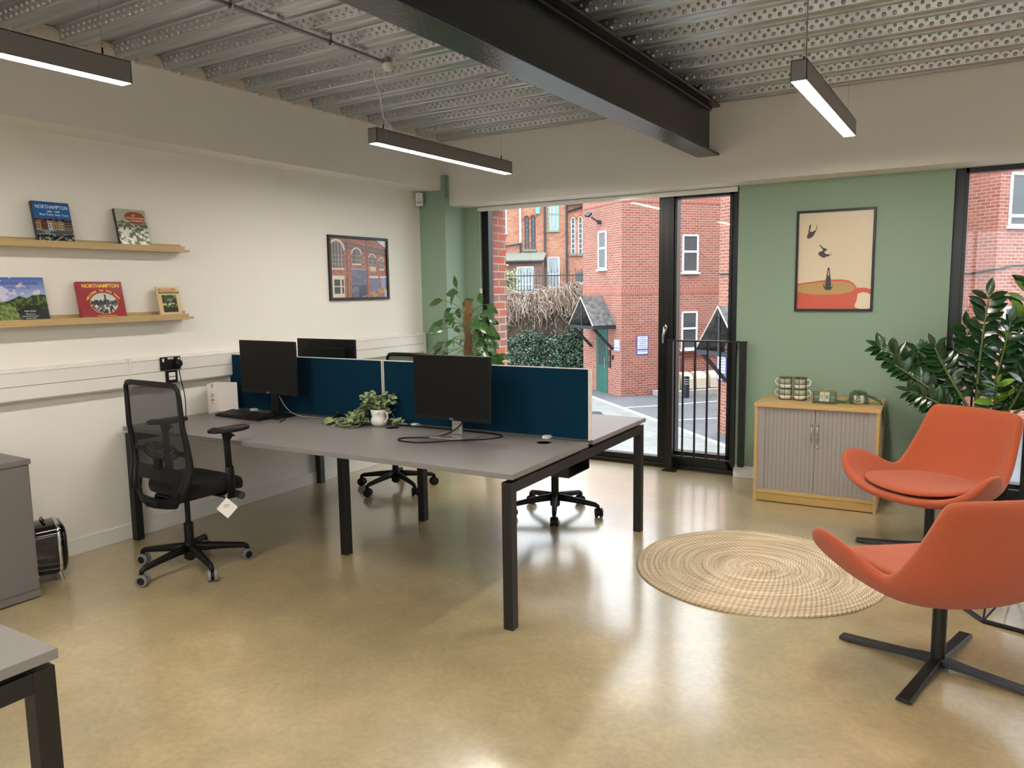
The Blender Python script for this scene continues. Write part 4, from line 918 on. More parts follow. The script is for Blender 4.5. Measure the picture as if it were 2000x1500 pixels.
# ================================================================== tambour cabinet and the things on it
CX, CY, CR = -1.358, 5.553, R(2.2)
def K(x, y, z=.715): return Vector((CX, CY, 0))+Matrix.Rotation(CR, 3, 'Z') @ Vector((x, y, z))
def tambour():
    t = thing('tambour_cabinet', 'oak cabinet with grey sliding shutter doors under the poster', 'cabinet', (CX, CY, 0), CR)
    W_, Dp, H = .812, .565, .715
    MB().box(-.004, W_+.004, -.008, Dp, H-.026, H).build('top_panel', M_oak, t, bevel=.001)
    MB().box(0, .022, 0, Dp-.005, 0, H-.026).build('side_panel', M_oak, t, bevel=.001); MB().box(W_-.022, W_, 0, Dp-.005, 0, H-.026).build('side_panel', M_oak, t, bevel=.001)
    MB().box(.022, W_-.022, Dp-.012, Dp-.005, 0, H-.026).build('back_panel', M_oakd, t)
    MB().box(.022, W_-.022, .003, Dp-.02, .006, .062).build('plinth', M_oakd, t, bevel=.001)
    MB().box(.022, W_-.022, 0, Dp-.02, .064, .088).build('bottom_panel', M_oak, t, bevel=.001)
    for x in (.022, W_-.022-.048): MB().box(x, x+.048, .006, .03, .088, H-.026).build('guide_stile', M_stile, t, bevel=.001)
    a0, a1 = .070, W_-.070; mid = (a0+a1)/2; M_slat = mat('grey_slat', col(150, 143, 138), .4)
    for x0, x1 in ((a0, mid-.001), (mid+.001, a1)):
        m = MB(); n = 12; st = (x1-x0)/n
        for i in range(n):
            x = x0+i*st
            m.prism([(x+.0004, .0168), (x+.0012, .0154), (x+st*.5, .0149), (x+st-.0012, .0154), (x+st-.0004, .0168), (x+st, .024), (x, .024)], H-.026-.088, (0, 0, .088), (1, 0, 0), (0, 1, 0), (0, 0, 1))
        d = m.build('shutter_door', M_slat, t)
        hx = x1-.018 if x0 == a0 else x0+.018; s_ = -1 if x0 == a0 else 1
        MB().tube([(hx, .014, .575), (hx, -.004, .572), (hx, -.012, .555), (hx, -.015, .52), (hx, -.012, .485), (hx, -.004, .468), (hx, .014, .465)], .0062, n=8).build('handle', M_chrome, d, smooth=True)
        if s_ == 1: MB().lathe([(.010, 0), (.010, .004), (.006, .006), (0, .005)], m=Matrix.Translation((hx, .014, .42)) @ Matrix.Rotation(PI/2, 4, 'X')).build('lock', M_chrome, d, auto=40)
tambour()
# mug rack
def mugs():
    t = thing('mug_rack', 'black wire rack holding four stacked mugs on the oak cabinet', 'rack', K(.165, .25), CR)
    m = MB(); r = .046; hh = .165
    for cx in (0, .1):
        for z in (.006, hh):
            m.tube([(cx+r*math.cos(a), r*math.sin(a), z) for a in [2*PI*i/24 for i in range(24)]], .0016, n=5, closed=True)
        for a in (30, 120, 200, 270, 335) if cx == 0 else (30, 120, 205, 270, 335):
            a = R(a); m.cyl((cx+r*math.cos(a), r*math.sin(a), .006), (cx+r*math.cos(a), r*math.sin(a), hh), .0016, n=5)
    m.tube([(.046, 0, .006), (.054, 0, .006)], .0016, n=5).tube([(.046, 0, hh), (.054, 0, hh)], .0016, n=5)
    for cx in (-.02, .12): m.sphere((cx, -.03, .003), .004, 8, 5)
    m.cyl((-.044, 0, .006), (.044, 0, .006), .0015, n=5).cyl((.056, 0, .006), (.144, 0, .006), .0015, n=5)
    m.build('wire_frame', M_black, t)
    M_mg = mat('mug_green', col(150, 160, 132), .25); M_mw = mat('mug_white', col(228, 222, 210), .2); M_mb = mat('mug_rim_brown', col(110, 82, 62), .3)
    def mug(cx, z, sgn, label):
        o = thing('mug', label, 'mug', K(.165+cx, .25, .715+z), CR, 'mugs in the wire rack')
        MB().lathe([(.034, 0), (.0385, .004), (.04, .018), (.0405, .026)], n=28).build('glazed_foot', M_mw, o, smooth=True)
        MB().lathe([(.0405, .026), (.041, .045), (.041, .068)], n=28).build('glazed_body', M_mg, o, smooth=True)
        MB().lathe([(.041, .068), (.0412, .075), (.039, .0755), (.037, .07), (.036, .01), (0, .006)], n=28).build('rim', M_mb, o, smooth=True)
        MB().tube([(sgn*.040, 0, .062), (sgn*.062, 0, .066), (sgn*.074, 0, .05), (sgn*.068, 0, .026), (sgn*.040, 0, .014)], .0042, n=8).build('handle', M_mw, o, smooth=True)
    mug(0, .008, -1, 'lower left green and white mug in the wire rack'); mug(0, .087, -1, 'upper left green and white mug in the wire rack')
    mug(.1, .008, 1, 'lower right green and white mug in the wire rack'); mug(.1, .087, 1, 'upper right green and white mug in the wire rack')
mugs()
def calendar():
    t = thing('flip_calendar', 'gold framed flip calendar showing 18 on the oak cabinet', 'calendar', K(.365, .105), CR-R(2))
    W_, H = .165, .092
    m = MB(); lean = .035
    m.tube([(0, 0, .002), (W_, 0, .002), (W_-.008, lean, H), (.008, lean, H)], .0022, n=6, closed=True); m.tube([(W_, .075, .002), (0, .075, .002), (.008, lean+.004, H), (W_-.008, lean+.004, H)], .0022, n=6, closed=True)
    m.build('gold_frame', M_gold, t)
    tilt = math.atan2(lean, H)
    def pl(x0, x1, z0, z1, off=0, th=.0012): 
        f = lean/H; return [(x0, z0*f-off, z0), (x1, z0*f-off, z0), (x1, z1*f-off, z1), (x0, z1*f-off, z1)]
    def slab(name, x0, x1, z0, z1, off, m_):
        a = pl(x0, x1, z0, z1, off); b_ = pl(x0, x1, z0, z1, off-.001); mb = MB(); mb.add(a+b_, [(0, 1, 2, 3), (7, 6, 5, 4), (0, 4, 5, 1), (1, 5, 6, 2), (2, 6, 7, 3), (3, 7, 4, 0)]); return mb.build(name, m_, t)
    M_cg = mat('card_green', col(70, 96, 72), .6); M_cs = mat('card_sage', col(170, 176, 146), .6); M_cb = mat('card_back', col(40, 48, 40), .6)
    slab('back_board', .006, W_-.006, .006, .086, .001, M_cb)
    slab('month_card', .014, .047, .02, .084, .003, M_cg); slab('digit_card', .050, .081, .02, .084, .003, M_cs); slab('digit_card', .083, .114, .02, .084, .003, M_cs); slab('day_card', .117, .152, .02, .084, .003, M_cg)
    f = lean/H
    for ch, x in (('1', .0655), ('8', .0985)): text('digit', ch, .036, M_ink, t, (x, .040*f-.0042, .040), rot=(PI/2-tilt, 0, 0))
    text('month', 'MAR', .013, M_cs, t, (.031, .046*f-.0042, .046), rot=(PI/2-tilt, 0, 0)); text('weekday', 'TUE', .013, M_cs, t, (.135, .046*f-.0042, .046), rot=(PI/2-tilt, 0, 0))
    for i in range(8):
        x = .022+i*.0175; mm = MB().tube([(x, lean+.002+.009*math.cos(a), H+.003+.010*math.sin(a)) for a in [2*PI*k/12 for k in range(12)]], .0011, n=5, closed=True); mm.build('ring', M_gold, t)
calendar()
def pearls():
    t = thing('potted_succulent', 'trailing bead succulent in a small white pot on the oak cabinet', 'plant', K(.66, .22), CR)
    MB().lathe([(.025, 0), (.036, .008), (.044, .028), (.044, .045), (.038, .062), (.034, .066), (.032, .06), (0, .055)], n=24).build('pot', M_wcer, t, smooth=True)
    rnd = random.Random(9); m = MB(); st = MB()
    def strand(P, n):
        P = [Vector(p) for p in P]; st.tube(P, .0012, n=4)
        for i in range(n):
            f = i/(n-1)*(len(P)-1); k = min(int(f), len(P)-2); c = P[k].lerp(P[k+1], f-k)+Vector((rnd.uniform(-1, 1), rnd.uniform(-1, 1), rnd.uniform(-1, 1)))*.006
            if c.x < .145: c.z = max(c.z, .005)
            m.sphere(c, rnd.uniform(.0035, .005), 6, 4)
    for i in range(26):
        a = rnd.uniform(0, 2*PI); r = rnd.uniform(.04, .066); h = rnd.uniform(.0, .03)
        strand([(0, 0, .06), (r*.5*math.cos(a), r*.5*math.sin(a), .085+rnd.uniform(-.01, .01)), (r*math.cos(a), r*math.sin(a), .07), (r*1.1*math.cos(a), r*1.1*math.sin(a), h)], 20)
    for i in range(6): strand([(-.05, -.01, .03), (-.09, -.03, .012), (-.14, -.03+.012*i, .012), (-.19-.008*i, -.035+.01*i, .012)], 26)
    for i in range(6): strand([(.04, 0, .06), (.09, .0+.01*i, .045), (.135, -.02+.012*i, .02), (.158, -.03+.012*i, -.02), (.160, -.03+.012*i, -.07-.014*i)], 30)
    m.build('bead_foliage', M_pearl, t, smooth=True); st.build('strands', M_pearl, t)
pearls()

# ================================================================== rug
def rug():
    m = bpy.data.materials.new('braided_jute'); m.use_nodes = True; t = m.node_tree; n = t.nodes; L = t.links; p = n['Principled BSDF']; p.inputs['Roughness'].default_value = .95
    uv = n.new('ShaderNodeTexCoord'); sep = n.new('ShaderNodeSeparateXYZ'); L.new(uv.outputs['UV'], sep.inputs[0])
    def mth(op, a, b=None):
        k = n.new('ShaderNodeMath'); k.operation = op
        for i, q in enumerate((a, b)):
            if q is None: continue
            if isinstance(q, (int, float)): k.inputs[i].default_value = q
            else: L.new(q, k.inputs[i])
        return k.outputs[0]
    fr = mth('FRACT', sep.outputs[1]); v = mth('ABSOLUTE', mth('SUBTRACT', fr, .5))
    ph = mth('ADD', mth('MULTIPLY', sep.outputs[0], 2*PI/.028), mth('MULTIPLY', v, 8.0)); ch = mth('MULTIPLY', mth('ADD', mth('SINE', ph), 1), .5)
    no = n.new('ShaderNodeTexNoise'); no.inputs['Scale'].default_value = 1; mp = n.new('ShaderNodeMapping'); mp.inputs['Scale'].default_value = (2.5, 1.7, 1); L.new(uv.outputs['UV'], mp.inputs[0]); L.new(mp.outputs[0], no.inputs[0]); no.inputs['Detail'].default_value = 5
    r_ = n.new('ShaderNodeValToRGB'); r_.color_ramp.elements[0].position = .28; r_.color_ramp.elements[1].position = .72; r_.color_ramp.elements[0].color = col(166, 142, 110); r_.color_ramp.elements[1].color = col(238, 222, 192)
    L.new(no.outputs[0], r_.inputs[0]); mx = n.new('ShaderNodeMixRGB'); mx.blend_type = 'MULTIPLY'; mx.inputs[0].default_value = .62
    cr = n.new('ShaderNodeValToRGB'); cr.color_ramp.elements[0].color = (.35, .3, .25, 1); cr.color_ramp.elements[1].position = .45; L.new(ch, cr.inputs[0]); L.new(r_.outputs[0], mx.inputs[1]); L.new(cr.outputs[0], mx.inputs[2]); L.new(mx.outputs[0], p.inputs['Base Color'])
    b_ = n.new('ShaderNodeBump'); b_.inputs['Strength'].default_value = .8; b_.inputs['Distance'].default_value = .004; L.new(ch, b_.inputs['Height']); L.new(b_.outputs[0], p.inputs['Normal'])
    mb = MB(); N = 144; rings = 28; dr = .655/rings; vs = []; uvs = []; fs = []; Rr = []
    for k in range(rings):
        for j, h in ((0, .005), (.25, .010), (.5, .0115), (.75, .010)): Rr.append((k*dr+j*dr, h if k or j else .01, k+j))
    Rr.append((rings*dr, .004, rings)); Rr.append((rings*dr-.001, 0.0005, rings+.02))
    for r, h, q in Rr:
        for i in range(N):
            a = 2*PI*i/N; rr = r*(1+.006*math.sin(3*a+1)+.004*math.sin(7*a)); vs.append((rr*math.cos(a), rr*math.sin(a), h))
    for j in range(len(Rr)-1):
        kk = math.floor(Rr[j][2]+1e-6); rm = (kk+.5)*dr
        for i in range(N):
            fs.append((j*N+i, j*N+(i+1) % N, (j+1)*N+(i+1) % N, (j+1)*N+i)); u0, u1 = 2*PI*i/N*rm, 2*PI*(i+1)/N*rm; v0, v1 = Rr[j][2]+.001, Rr[j+1][2]-.001
            uvs.append([(u0, v0), (u1, v0), (u1, v1), (u0, v1)])
    mb.add(vs, fs, uvs); o = mb.build('rug', m, smooth=True, loc=(-.99, 4.168, .0)); tag(o, 'round braided jute rug on the concrete floor', 'rug')
rug()

# ================================================================== orange swivel chairs
def lounge(label, loc, rz, legph):
    t = thing('lounge_chair', label, 'chair', loc, rz, 'orange swivel lounge chairs')
    # rows run from the front lip, over the seat, up the back; columns run left to right
    rows = [  # centre (y,z), quarter (x,y,z), inner edge, edge
        ((.325, .385), (.20, .315, .392), (.335, .285, .445), (.400, .245, .515)),
        ((.25, .366), (.21, .245, .376), (.350, .225, .440), (.420, .195, .572)),
        ((.11, .350), (.22, .105, .362), (.345, .090, .425), (.405, .075, .565)),
        ((-.04, .345), (.205, -.04, .357), (.300, -.035, .405), (.345, -.025, .500)),
        ((-.17, .358), (.19, -.155, .370), (.270, -.125, .405), (.305, -.10, .450)),
        ((-.26, .415), (.19, -.235, .420), (.265, -.190, .450), (.295, -.155, .475)),
        ((-.315, .505), (.190, -.290, .505), (.262, -.245, .525), (.285, -.210, .540)),
        ((-.350, .62), (.180, -.330, .62), (.248, -.295, .63), (.270, -.268, .635)),
        ((-.380, .750), (.175, -.368, .750), (.240, -.345, .750), (.264, -.328, .748)),
        ((-.392, .815), (.172, -.382, .815), (.226, -.368, .812), (.252, -.352, .798)),
    ]
    m = MB(); vs = []
    for c, q, e1, e in rows:
        vs += [(-e[0], e[1], e[2]), (-e1[0], e1[1], e1[2]), (-q[0], q[1], q[2]), (0, c[0], c[1]), (q[0], q[1], q[2]), (e1[0], e1[1], e1[2]), (e[0], e[1], e[2])]
    fs = [(j*7+i, j*7+i+1, (j+1)*7+i+1, (j+1)*7+i) for j in range(len(rows)-1) for i in range(6)]
    m.add(vs, fs); o = m.build('shell', M_orange, t, smooth=True)
    q = o.modifiers.new('thick', 'SOLIDIFY'); q.thickness = .050; q.offset = 1; q.use_even_offset = True
    q = o.modifiers.new('sub', 'SUBSURF'); q.levels = 3; q.render_levels = 3
    # seat pad
    m = MB(); out = [(0, .312), (.15, .298), (.262, .25), (.292, .15), (.265, .0), (.235, -.1), (.18, -.17), (0, -.195)]
    out = out+[(-x, y) for x, y in out[::-1][1:-1]]
    def surf(x, y): return .366+.022*(abs(x)/.21)**2.2+.012*max(0, (y-.2)/.1)+(.03*max(0, (-y-.1)/.1)**2)
    k = len(out); vs = []
    for sc, dz in ((1, .0), (1.03, .016), (.99, .034), (.85, .042), (.5, .046)):
        for x, y in out: vs.append((x*sc, .05+(y-.05)*sc, surf(x*sc, y)+dz))
    fs = [(j*k+i, j*k+(i+1) % k, (j+1)*k+(i+1) % k, (j+1)*k+i) for j in range(4) for i in range(k)]+[tuple(range(k))[::-1], tuple(4*k+i for i in range(k))]
    m.add(vs, fs); m.build('seat_pad', M_orange, t, sub=2)
    # seam on the outside of the back
    MB().cyl((0, 0, .04), (0, 0, .31), .027, n=24).lathe([(.06, .30), (.05, .29), (.03, .285)], n=24).lathe([(.03, .035), (.045, .028), (.045, .02)], n=24).build('column', M_black, t, auto=40)
    for k in range(4):
        a = legph-rz+k*PI/2; c_, s_ = math.cos(a), math.sin(a); m = MB()
        def P(r, w_, z): return Vector((r*c_-w_*s_, r*s_+w_*c_, z))
        sec = [(0, .03, .018, .05), (.05, .028, .020, .046), (.12, .026, .018, .038), (.25, .027, .012, .029), (.385, .030, .006, .020)]
        vs = []
        for r, hw, zb, zt_ in sec: vs += [P(r, -hw, zb), P(r, hw, zb), P(r, hw*.8, zt_), P(r, -hw*.8, zt_)]
        fs = [(j*4+i, j*4+(i+1) % 4, (j+1)*4+(i+1) % 4, (j+1)*4+i) for j in range(4) for i in range(4)]+[(0, 3, 2, 1), (16, 17, 18, 19)]
        m.add(vs, fs); lg = m.build('leg', M_black, t, bevel=.003)
        MB().cyl(P(.345, 0, 0), P(.345, 0, .007), .014, n=12).build('glide', M_plas, lg)
    return t
def fdir(x, y): return math.atan2(-x, y)      # rz that turns local +y to (x,y)
lounge('orange upholstered swivel chair nearest the camera, seen from behind', (-.084, 3.40, 0), fdir(-.60, .80), R(166))
lounge('orange upholstered swivel chair facing the rug in front of the potted plant', (-.20, 4.93, 0), fdir(-.503, -.865), R(181))

# wire side table
def side_table():
    t = thing('side_table', 'black geometric wire side table on the floor behind the nearest orange chair', 'table', (.245, 4.20, 0), R(188))
    m = MB(); N = 8; rb, rm, rt = .285, .17, .235
    B = [Vector((rb*math.cos(2*PI*i/N), rb*math.sin(2*PI*i/N), .008)) for i in range(N)]
    Mi = [Vector((rm*math.cos(2*PI*(i+.5)/N), rm*math.sin(2*PI*(i+.5)/N), .20)) for i in range(N)]
    T = [Vector((rt*math.cos(2*PI*i/N), rt*math.sin(2*PI*i/N), .38)) for i in range(N)]
    m.tube(B, .011, n=6, closed=True); 
    base = m.build('base_ring', M_black, t)
    m = MB()
    for i in range(N):
        m.cyl(B[i], Mi[i], .0045, n=6); m.cyl(B[(i+1) % N], Mi[i], .0045, n=6); m.cyl(Mi[i], T[i], .0045, n=6); m.cyl(Mi[i], T[(i+1) % N], .0045, n=6); m.cyl(Mi[i], Mi[(i+1) % N], .004, n=6); m.cyl(T[i], T[(i+1) % N], .005, n=6)
    m.build('wire_frame', M_black, t)
    MB().lathe([(0, .384), (.255, .384), (.258, .39), (.255, .398), (0, .398)], n=40).build('table_top', M_black, t, auto=40)
side_table()

# ================================================================== plants
def zz_plant():
    t = thing('zz_plant', 'large leafy potted plant in a tall black planter by the right window', 'plant', (.05, 5.72, 0))
    m = MB(); 
    def sq(h, z): return [(-h, -h, z), (h, -h, z), (h, h, z), (-h, h, z)]
    m.add(sq(.125, 0)+sq(.165, .60)+sq(.15, .60)+sq(.15, .55), [(3, 2, 1, 0)]+[(i, (i+1) % 4, 4+(i+1) % 4, 4+i) for i in range(4)]+[(4+i, 4+(i+1) % 4, 8+(i+1) % 4, 8+i) for i in range(4)]+[(8+i, 8+(i+1) % 4, 12+(i+1) % 4, 12+i) for i in range(4)]+[(12, 13, 14, 15)])
    m.build('planter', M_plasg, t, bevel=.004)
    for xx in (.11, -.168): MB().box(xx, xx+.058, -.168, -.12, .535, .585).build('corner_fitting', M_chrome, t, bevel=.003)
    MB().box(-.149, .149, -.149, .149, .54, .57).build('soil', M_soil, t)
    rnd = random.Random(21); st = MB(); lf = MB(); ln = MB()
    def stem(base, tip, bow, n, L0, young=False, r0=.012):
        base = Vector(base); tip = Vector(tip); mid = base.lerp(tip, .5)+Vector(bow); P = []
        for i in range(13):
            f = i/12; P.append(base*(1-f)**2+mid*2*f*(1-f)+tip*f*f)
        st.tube(P, .01, n=8, rs=[r0*(1-.72*i/12) for i in range(13)])
        for i in range(n):
            f = .34+.64*i/(n-1); k = min(int(f*12), 11); c = P[k].lerp(P[k+1], f*12-k); d = (P[k+1]-P[k]).normalized()
            sd = d.cross(Vector((.25, -1, .1))).normalized() if abs(d.dot(Vector((.25, -1, .1)).normalized())) < .95 else d.cross(Vector((1, 0, 0))).normalized()
            sz = L0*(1.12-.5*abs(f-.62))*rnd.uniform(.88, 1.12)
            for s_ in (-1, 1):
                dd = (sd*s_*rnd.uniform(.8, 1.05)+d*rnd.uniform(.5, .95)+Vector((rnd.uniform(-.25, .25), rnd.uniform(-.45, .1), rnd.uniform(-.2, .2))))
                (ln if young and rnd.random() < .45 else lf).leaf(c, dd, (rnd.uniform(-.3, .3), -.8+rnd.uniform(-.2, .3), .7), sz, sz*.46, .22, .12, 1.1)
        (ln if young else lf).leaf(P[-1], (P[-1]-P[-2]), (0, -.6, .7), L0*.95, L0*.42, .2, .1)
    B = lambda: (rnd.uniform(-.07, .07), rnd.uniform(-.07, .07), .56)
    # left arching stems
    stem(B(), (-.62, -.10, 1.13), (-.06, 0, .16), 13, .105); stem(B(), (-.52, -.16, 1.02), (-.08, 0, .08), 12, .10); stem(B(), (-.40, .0, 1.10), (-.12, 0, .20), 12, .11)
    stem(B(), (-.30, -.12, 1.14), (-.10, 0, .12), 11, .105); stem(B(), (-.42, -.22, .86), (-.03, 0, .08), 10, .10); stem(B(), (-.28, .1, .98), (-.1, 0, .1), 10, .10)
    # upright stems
    stem(B(), (-.02, -.02, 1.46), (-.03, 0, .0), 13, .125, r0=.014); stem(B(), (.19, .02, 1.54), (.04, 0, 0), 14, .12, True, r0=.013); stem(B(), (.30, -.05, 1.40), (.05, 0, .02), 12, .12)
    stem(B(), (-.13, .06, 1.26), (-.05, 0, .05), 11, .115); stem(B(), (.10, -.14, 1.30), (.02, -.03, .02), 11, .12); stem(B(), (.40, .0, 1.22), (.08, 0, .06), 12, .12); stem(B(), (.50, -.1, 1.02), (.1, 0, .1), 11, .115); stem(B(), (.22, -.22, 1.05), (.05, -.05, .08), 10, .115); stem(B(), (.05, -.24, .92), (0, -.06, .08), 9, .11, True)
    st.build('stems', M_stem, t, smooth=True); lf.build('foliage', M_leaf, t, smooth=True); ln.build('young_leaves', M_leafn, t, smooth=True)['label'] = 'bright young leaves'
zz_plant()
def pothos():
    t = thing('climbing_plant', 'climbing leafy plant on a brown moss pole by the tall window', 'plant', (-3.855, 5.58, 0))
    MB().lathe([(.10, 0), (.14, .28), (.145, .3), (.13, .3), (.12, .26), (0, .26)], n=28).build('pot', M_wcer, t, auto=40)
    MB().tube([(0, 0, .25), (.005, 0, .7), (-.005, 0, 1.0), (0, 0, 1.3), (0, 0, 1.455)], .036, n=14, rs=[.036, .036, .032, .034, .033]).build('moss_pole', M_coir, t, smooth=True)
    rnd = random.Random(33); lf = MB(); st = MB()
    for k in range(3):
        P = [Vector((.045*math.cos(a*1.0+k*2.1), .045*math.sin(a*1.0+k*2.1), .3+1.1*a/9)) for a in [i*.6 for i in range(16)]]; st.tube(P, .0045, n=6)
    def lv(z, ang, r, rise, sz, young=False):
        c0 = Vector((0, 0, z)); e = Vector((r*math.cos(ang), r*math.sin(ang), z+rise)); mid = c0.lerp(e, .5)+Vector((0, 0, .04)); st.tube([c0, mid, e], .003, n=5)
        d = Vector((math.cos(ang)*rnd.uniform(.2, 1.1), math.sin(ang)*.7-.1, -.7+rnd.uniform(-.25, .6))); lf.leaf(e, d, (rnd.uniform(-.6, .6), -.9, rnd.uniform(.0, .9)), sz, sz*.60, rnd.uniform(.1, .3), .22, .95)
    for i in range(92):
        z = .50+.86*(i/92)+rnd.uniform(-.04, .04); ang = rnd.uniform(-.9, .7) if i % 5 < 3 else rnd.uniform(PI-.8, PI+.9)
        lv(z, ang, rnd.uniform(.10, .27)*(1.15-.35*max(0, z-1.0)/.4), rnd.uniform(-.03, .10), rnd.uniform(.08, .125))
    for i in range(26):
        z = rnd.uniform(.5, 1.2); lv(z, rnd.uniform(.7, 2.4), rnd.uniform(.06, .12), .03, .11)
    lv(1.30, PI+.2, .24, .16, .15); lv(1.32, PI-.1, .15, .20, .13); lv(1.2, PI+.1, .26, .05, .19); lv(1.10, PI+.3, .26, -.03, .15); lv(1.36, -.2, .14, .16, .12); lv(1.3, 0, .2, .12, .13); lv(1.2, -.3, .26, .03, .14)
    P = [Vector((0, 0, 1.3)), Vector((-.06, 0, 1.42)), Vector((-.10, 0, 1.52)), Vector((-.115, 0, 1.56))]; st.tube(P, .003, n=5)
    lf.leaf(P[-1], (-.2, -.1, 1), (0, -1, .2), .12, .05, .3, .1); lf.leaf(P[2], (-1, -.1, .1), (0, -.8, .6), .15, .09, .2, .3); lf.leaf(P[1], (1, -.2, .5), (0, -.8, .6), .12, .08, .2, .3)
    for (x, z) in ((.24, .98), (.30, 1.02), (.27, 1.1), (.2, .9), (.33, .92)): lf.leaf((x*.8, -.05, z+.06), (.6, -.1, -.6), (0, -.9, .5), .11, .075, .2, .2)
    lf.build('foliage', M_poth, t, smooth=True); st.build('vines', M_stem, t, smooth=True)
pothos()
# ================================================================== OUTSIDE
G = -1.86
M_asph = mat('asphalt', col(92, 94, 99), .8, var=.12, vs=1.2, bump=.3, bs=60)
M_pave = brick_mat('stone_setts', col(132, 133, 130), col(118, 119, 117), col(106, 108, 104), col(98, 100, 98), bw=.3, bh=.15)
M_kerb = mat('kerb_stone', col(166, 164, 158), .8, var=.06, vs=6)
M_line = mat('road_paint', col(200, 200, 198), .7)
M_upvc = mat('white_upvc', col(226, 230, 236), .35)
M_pane = mat('far_window_glass', col(74, 80, 84), .08)
M_pane2 = mat('curtained_glass', col(150, 164, 168), .15, var=.25, vs=5, stretch=(10, 10, .4))
M_slate = mat('mossy_slate', col(108, 108, 106), .85, var=.35, vs=7, bump=.5, bs=14, c2=col(62, 62, 66))
M_dtim = mat('dark_timber', col(40, 40, 44), .6)
M_gdoor = mat('green_door_paint', col(44, 94, 84), .4)
M_lead = mat('black_pipe', col(44, 46, 52), .5)
M_verd = mat('stone_sill', col(118, 120, 110), .85)
M_maroon = mat('maroon_pipe', col(112, 44, 46), .5)
M_bin = mat('cream_shell', col(200, 188, 168), .5)
M_blue = mat('sign_blue', col(70, 84, 160), .5)
M_navy = mat('bollard_black', col(26, 30, 40), .5)
def stuff(o, label, cat): o['kind'] = 'stuff'; return tag(o, label, cat)
struct(MB().box(XL-.2, XR+.2, 6.40, 6.66, G, -.2).build('wall_plinth', B_near))
def uvbox(m, x0, x1, y0, y1, z0, z1):
    m.quad((x0, y0, z0), (x1, y0, z0), (x1, y0, z1), (x0, y0, z1), [(x0, z0), (x1, z0), (x1, z1), (x0, z1)])
    m.quad((x1, y0, z0), (x1, y1, z0), (x1, y1, z1), (x1, y0, z1), [(y0, z0), (y1, z0), (y1, z1), (y0, z1)])
    m.quad((x1, y1, z0), (x0, y1, z0), (x0, y1, z1), (x1, y1, z1), [(x1, z0), (x0, z0), (x0, z1), (x1, z1)])
    m.quad((x0, y1, z0), (x0, y0, z0), (x0, y0, z1), (x0, y1, z1), [(y1, z0), (y0, z0), (y0, z1), (y1, z1)])
    m.quad((x0, y0, z1), (x1, y0, z1), (x1, y1, z1), (x0, y1, z1), [(x0, y0), (x1, y0), (x1, y1), (x0, y1)])
    m.quad((x0, y1, z0), (x1, y1, z0), (x1, y0, z0), (x0, y0, z0), [(x0, y1), (x1, y1), (x1, y0), (x0, y0)]); return m
mb = MB(); uvbox(mb, -5.2, -4.128, 6.40, 6.665, G, 3.2); uvbox(mb, -1.67, -.21, 6.40, 6.665, G, 3.2); uvbox(mb, W2R, 4, 6.4, 6.665, G, 3.2); uvbox(mb, -5.2, 4, 6.4, 6.665, 2.45, 3.3)
struct(mb.build('wall_exterior', B_near))
struct(MB().box(-60, 40, 6.4, 80, G-.3, G).build('trim_road', M_asph))
# pavement on the near side of the kerb
kp = [(-14.5, 25.5), (-10.19, 21.43), (-6.83, 18.2), (-4.38, 15.83), (2.0, 9.6)]
m = MB(); pts = kp+[(2.0, 6.7), (-20, 6.7), (-20, 25.5)]; vs = [(x, y, G+.05) for x, y in pts]; m.add(vs, [tuple(range(len(pts)))], [[(x, y) for x, y in pts]]); struct(m.build('trim_pavement', M_pave))
m = MB()
for a, b_ in zip(kp, kp[1:]):
    a = Vector((a[0], a[1], 0)); b_ = Vector((b_[0], b_[1], 0)); d = (b_-a).normalized(); n_ = Vector((-d.y, d.x, 0)); m.prism([(0, -.07), ((b_-a).length, -.07), ((b_-a).length, .07), (0, .07)], .08, a+Vector((0, 0, G)), d, n_, (0, 0, 1))
struct(m.build('trim_kerb', M_kerb))
m = MB()
for P_ in ([(-8.75, 20.1), (-8.6, 20.35), (-7.87, 21.14), (-6.5, 22.9)], [(-6.8, 18.8), (-5.5, 19.95)]):
    for a, b_ in zip(P_, P_[1:]):
        a = Vector((a[0], a[1], 0)); b_ = Vector((b_[0], b_[1], 0)); d = (b_-a).normalized(); n_ = Vector((-d.y, d.x, 0)); m.prism([(0, -.045), ((b_-a).length, -.045), ((b_-a).length, .045), (0, .045)], .006, a+Vector((0, 0, G)), d, n_, (0, 0, 1))
struct(m.build('trim_parking_line', M_line))

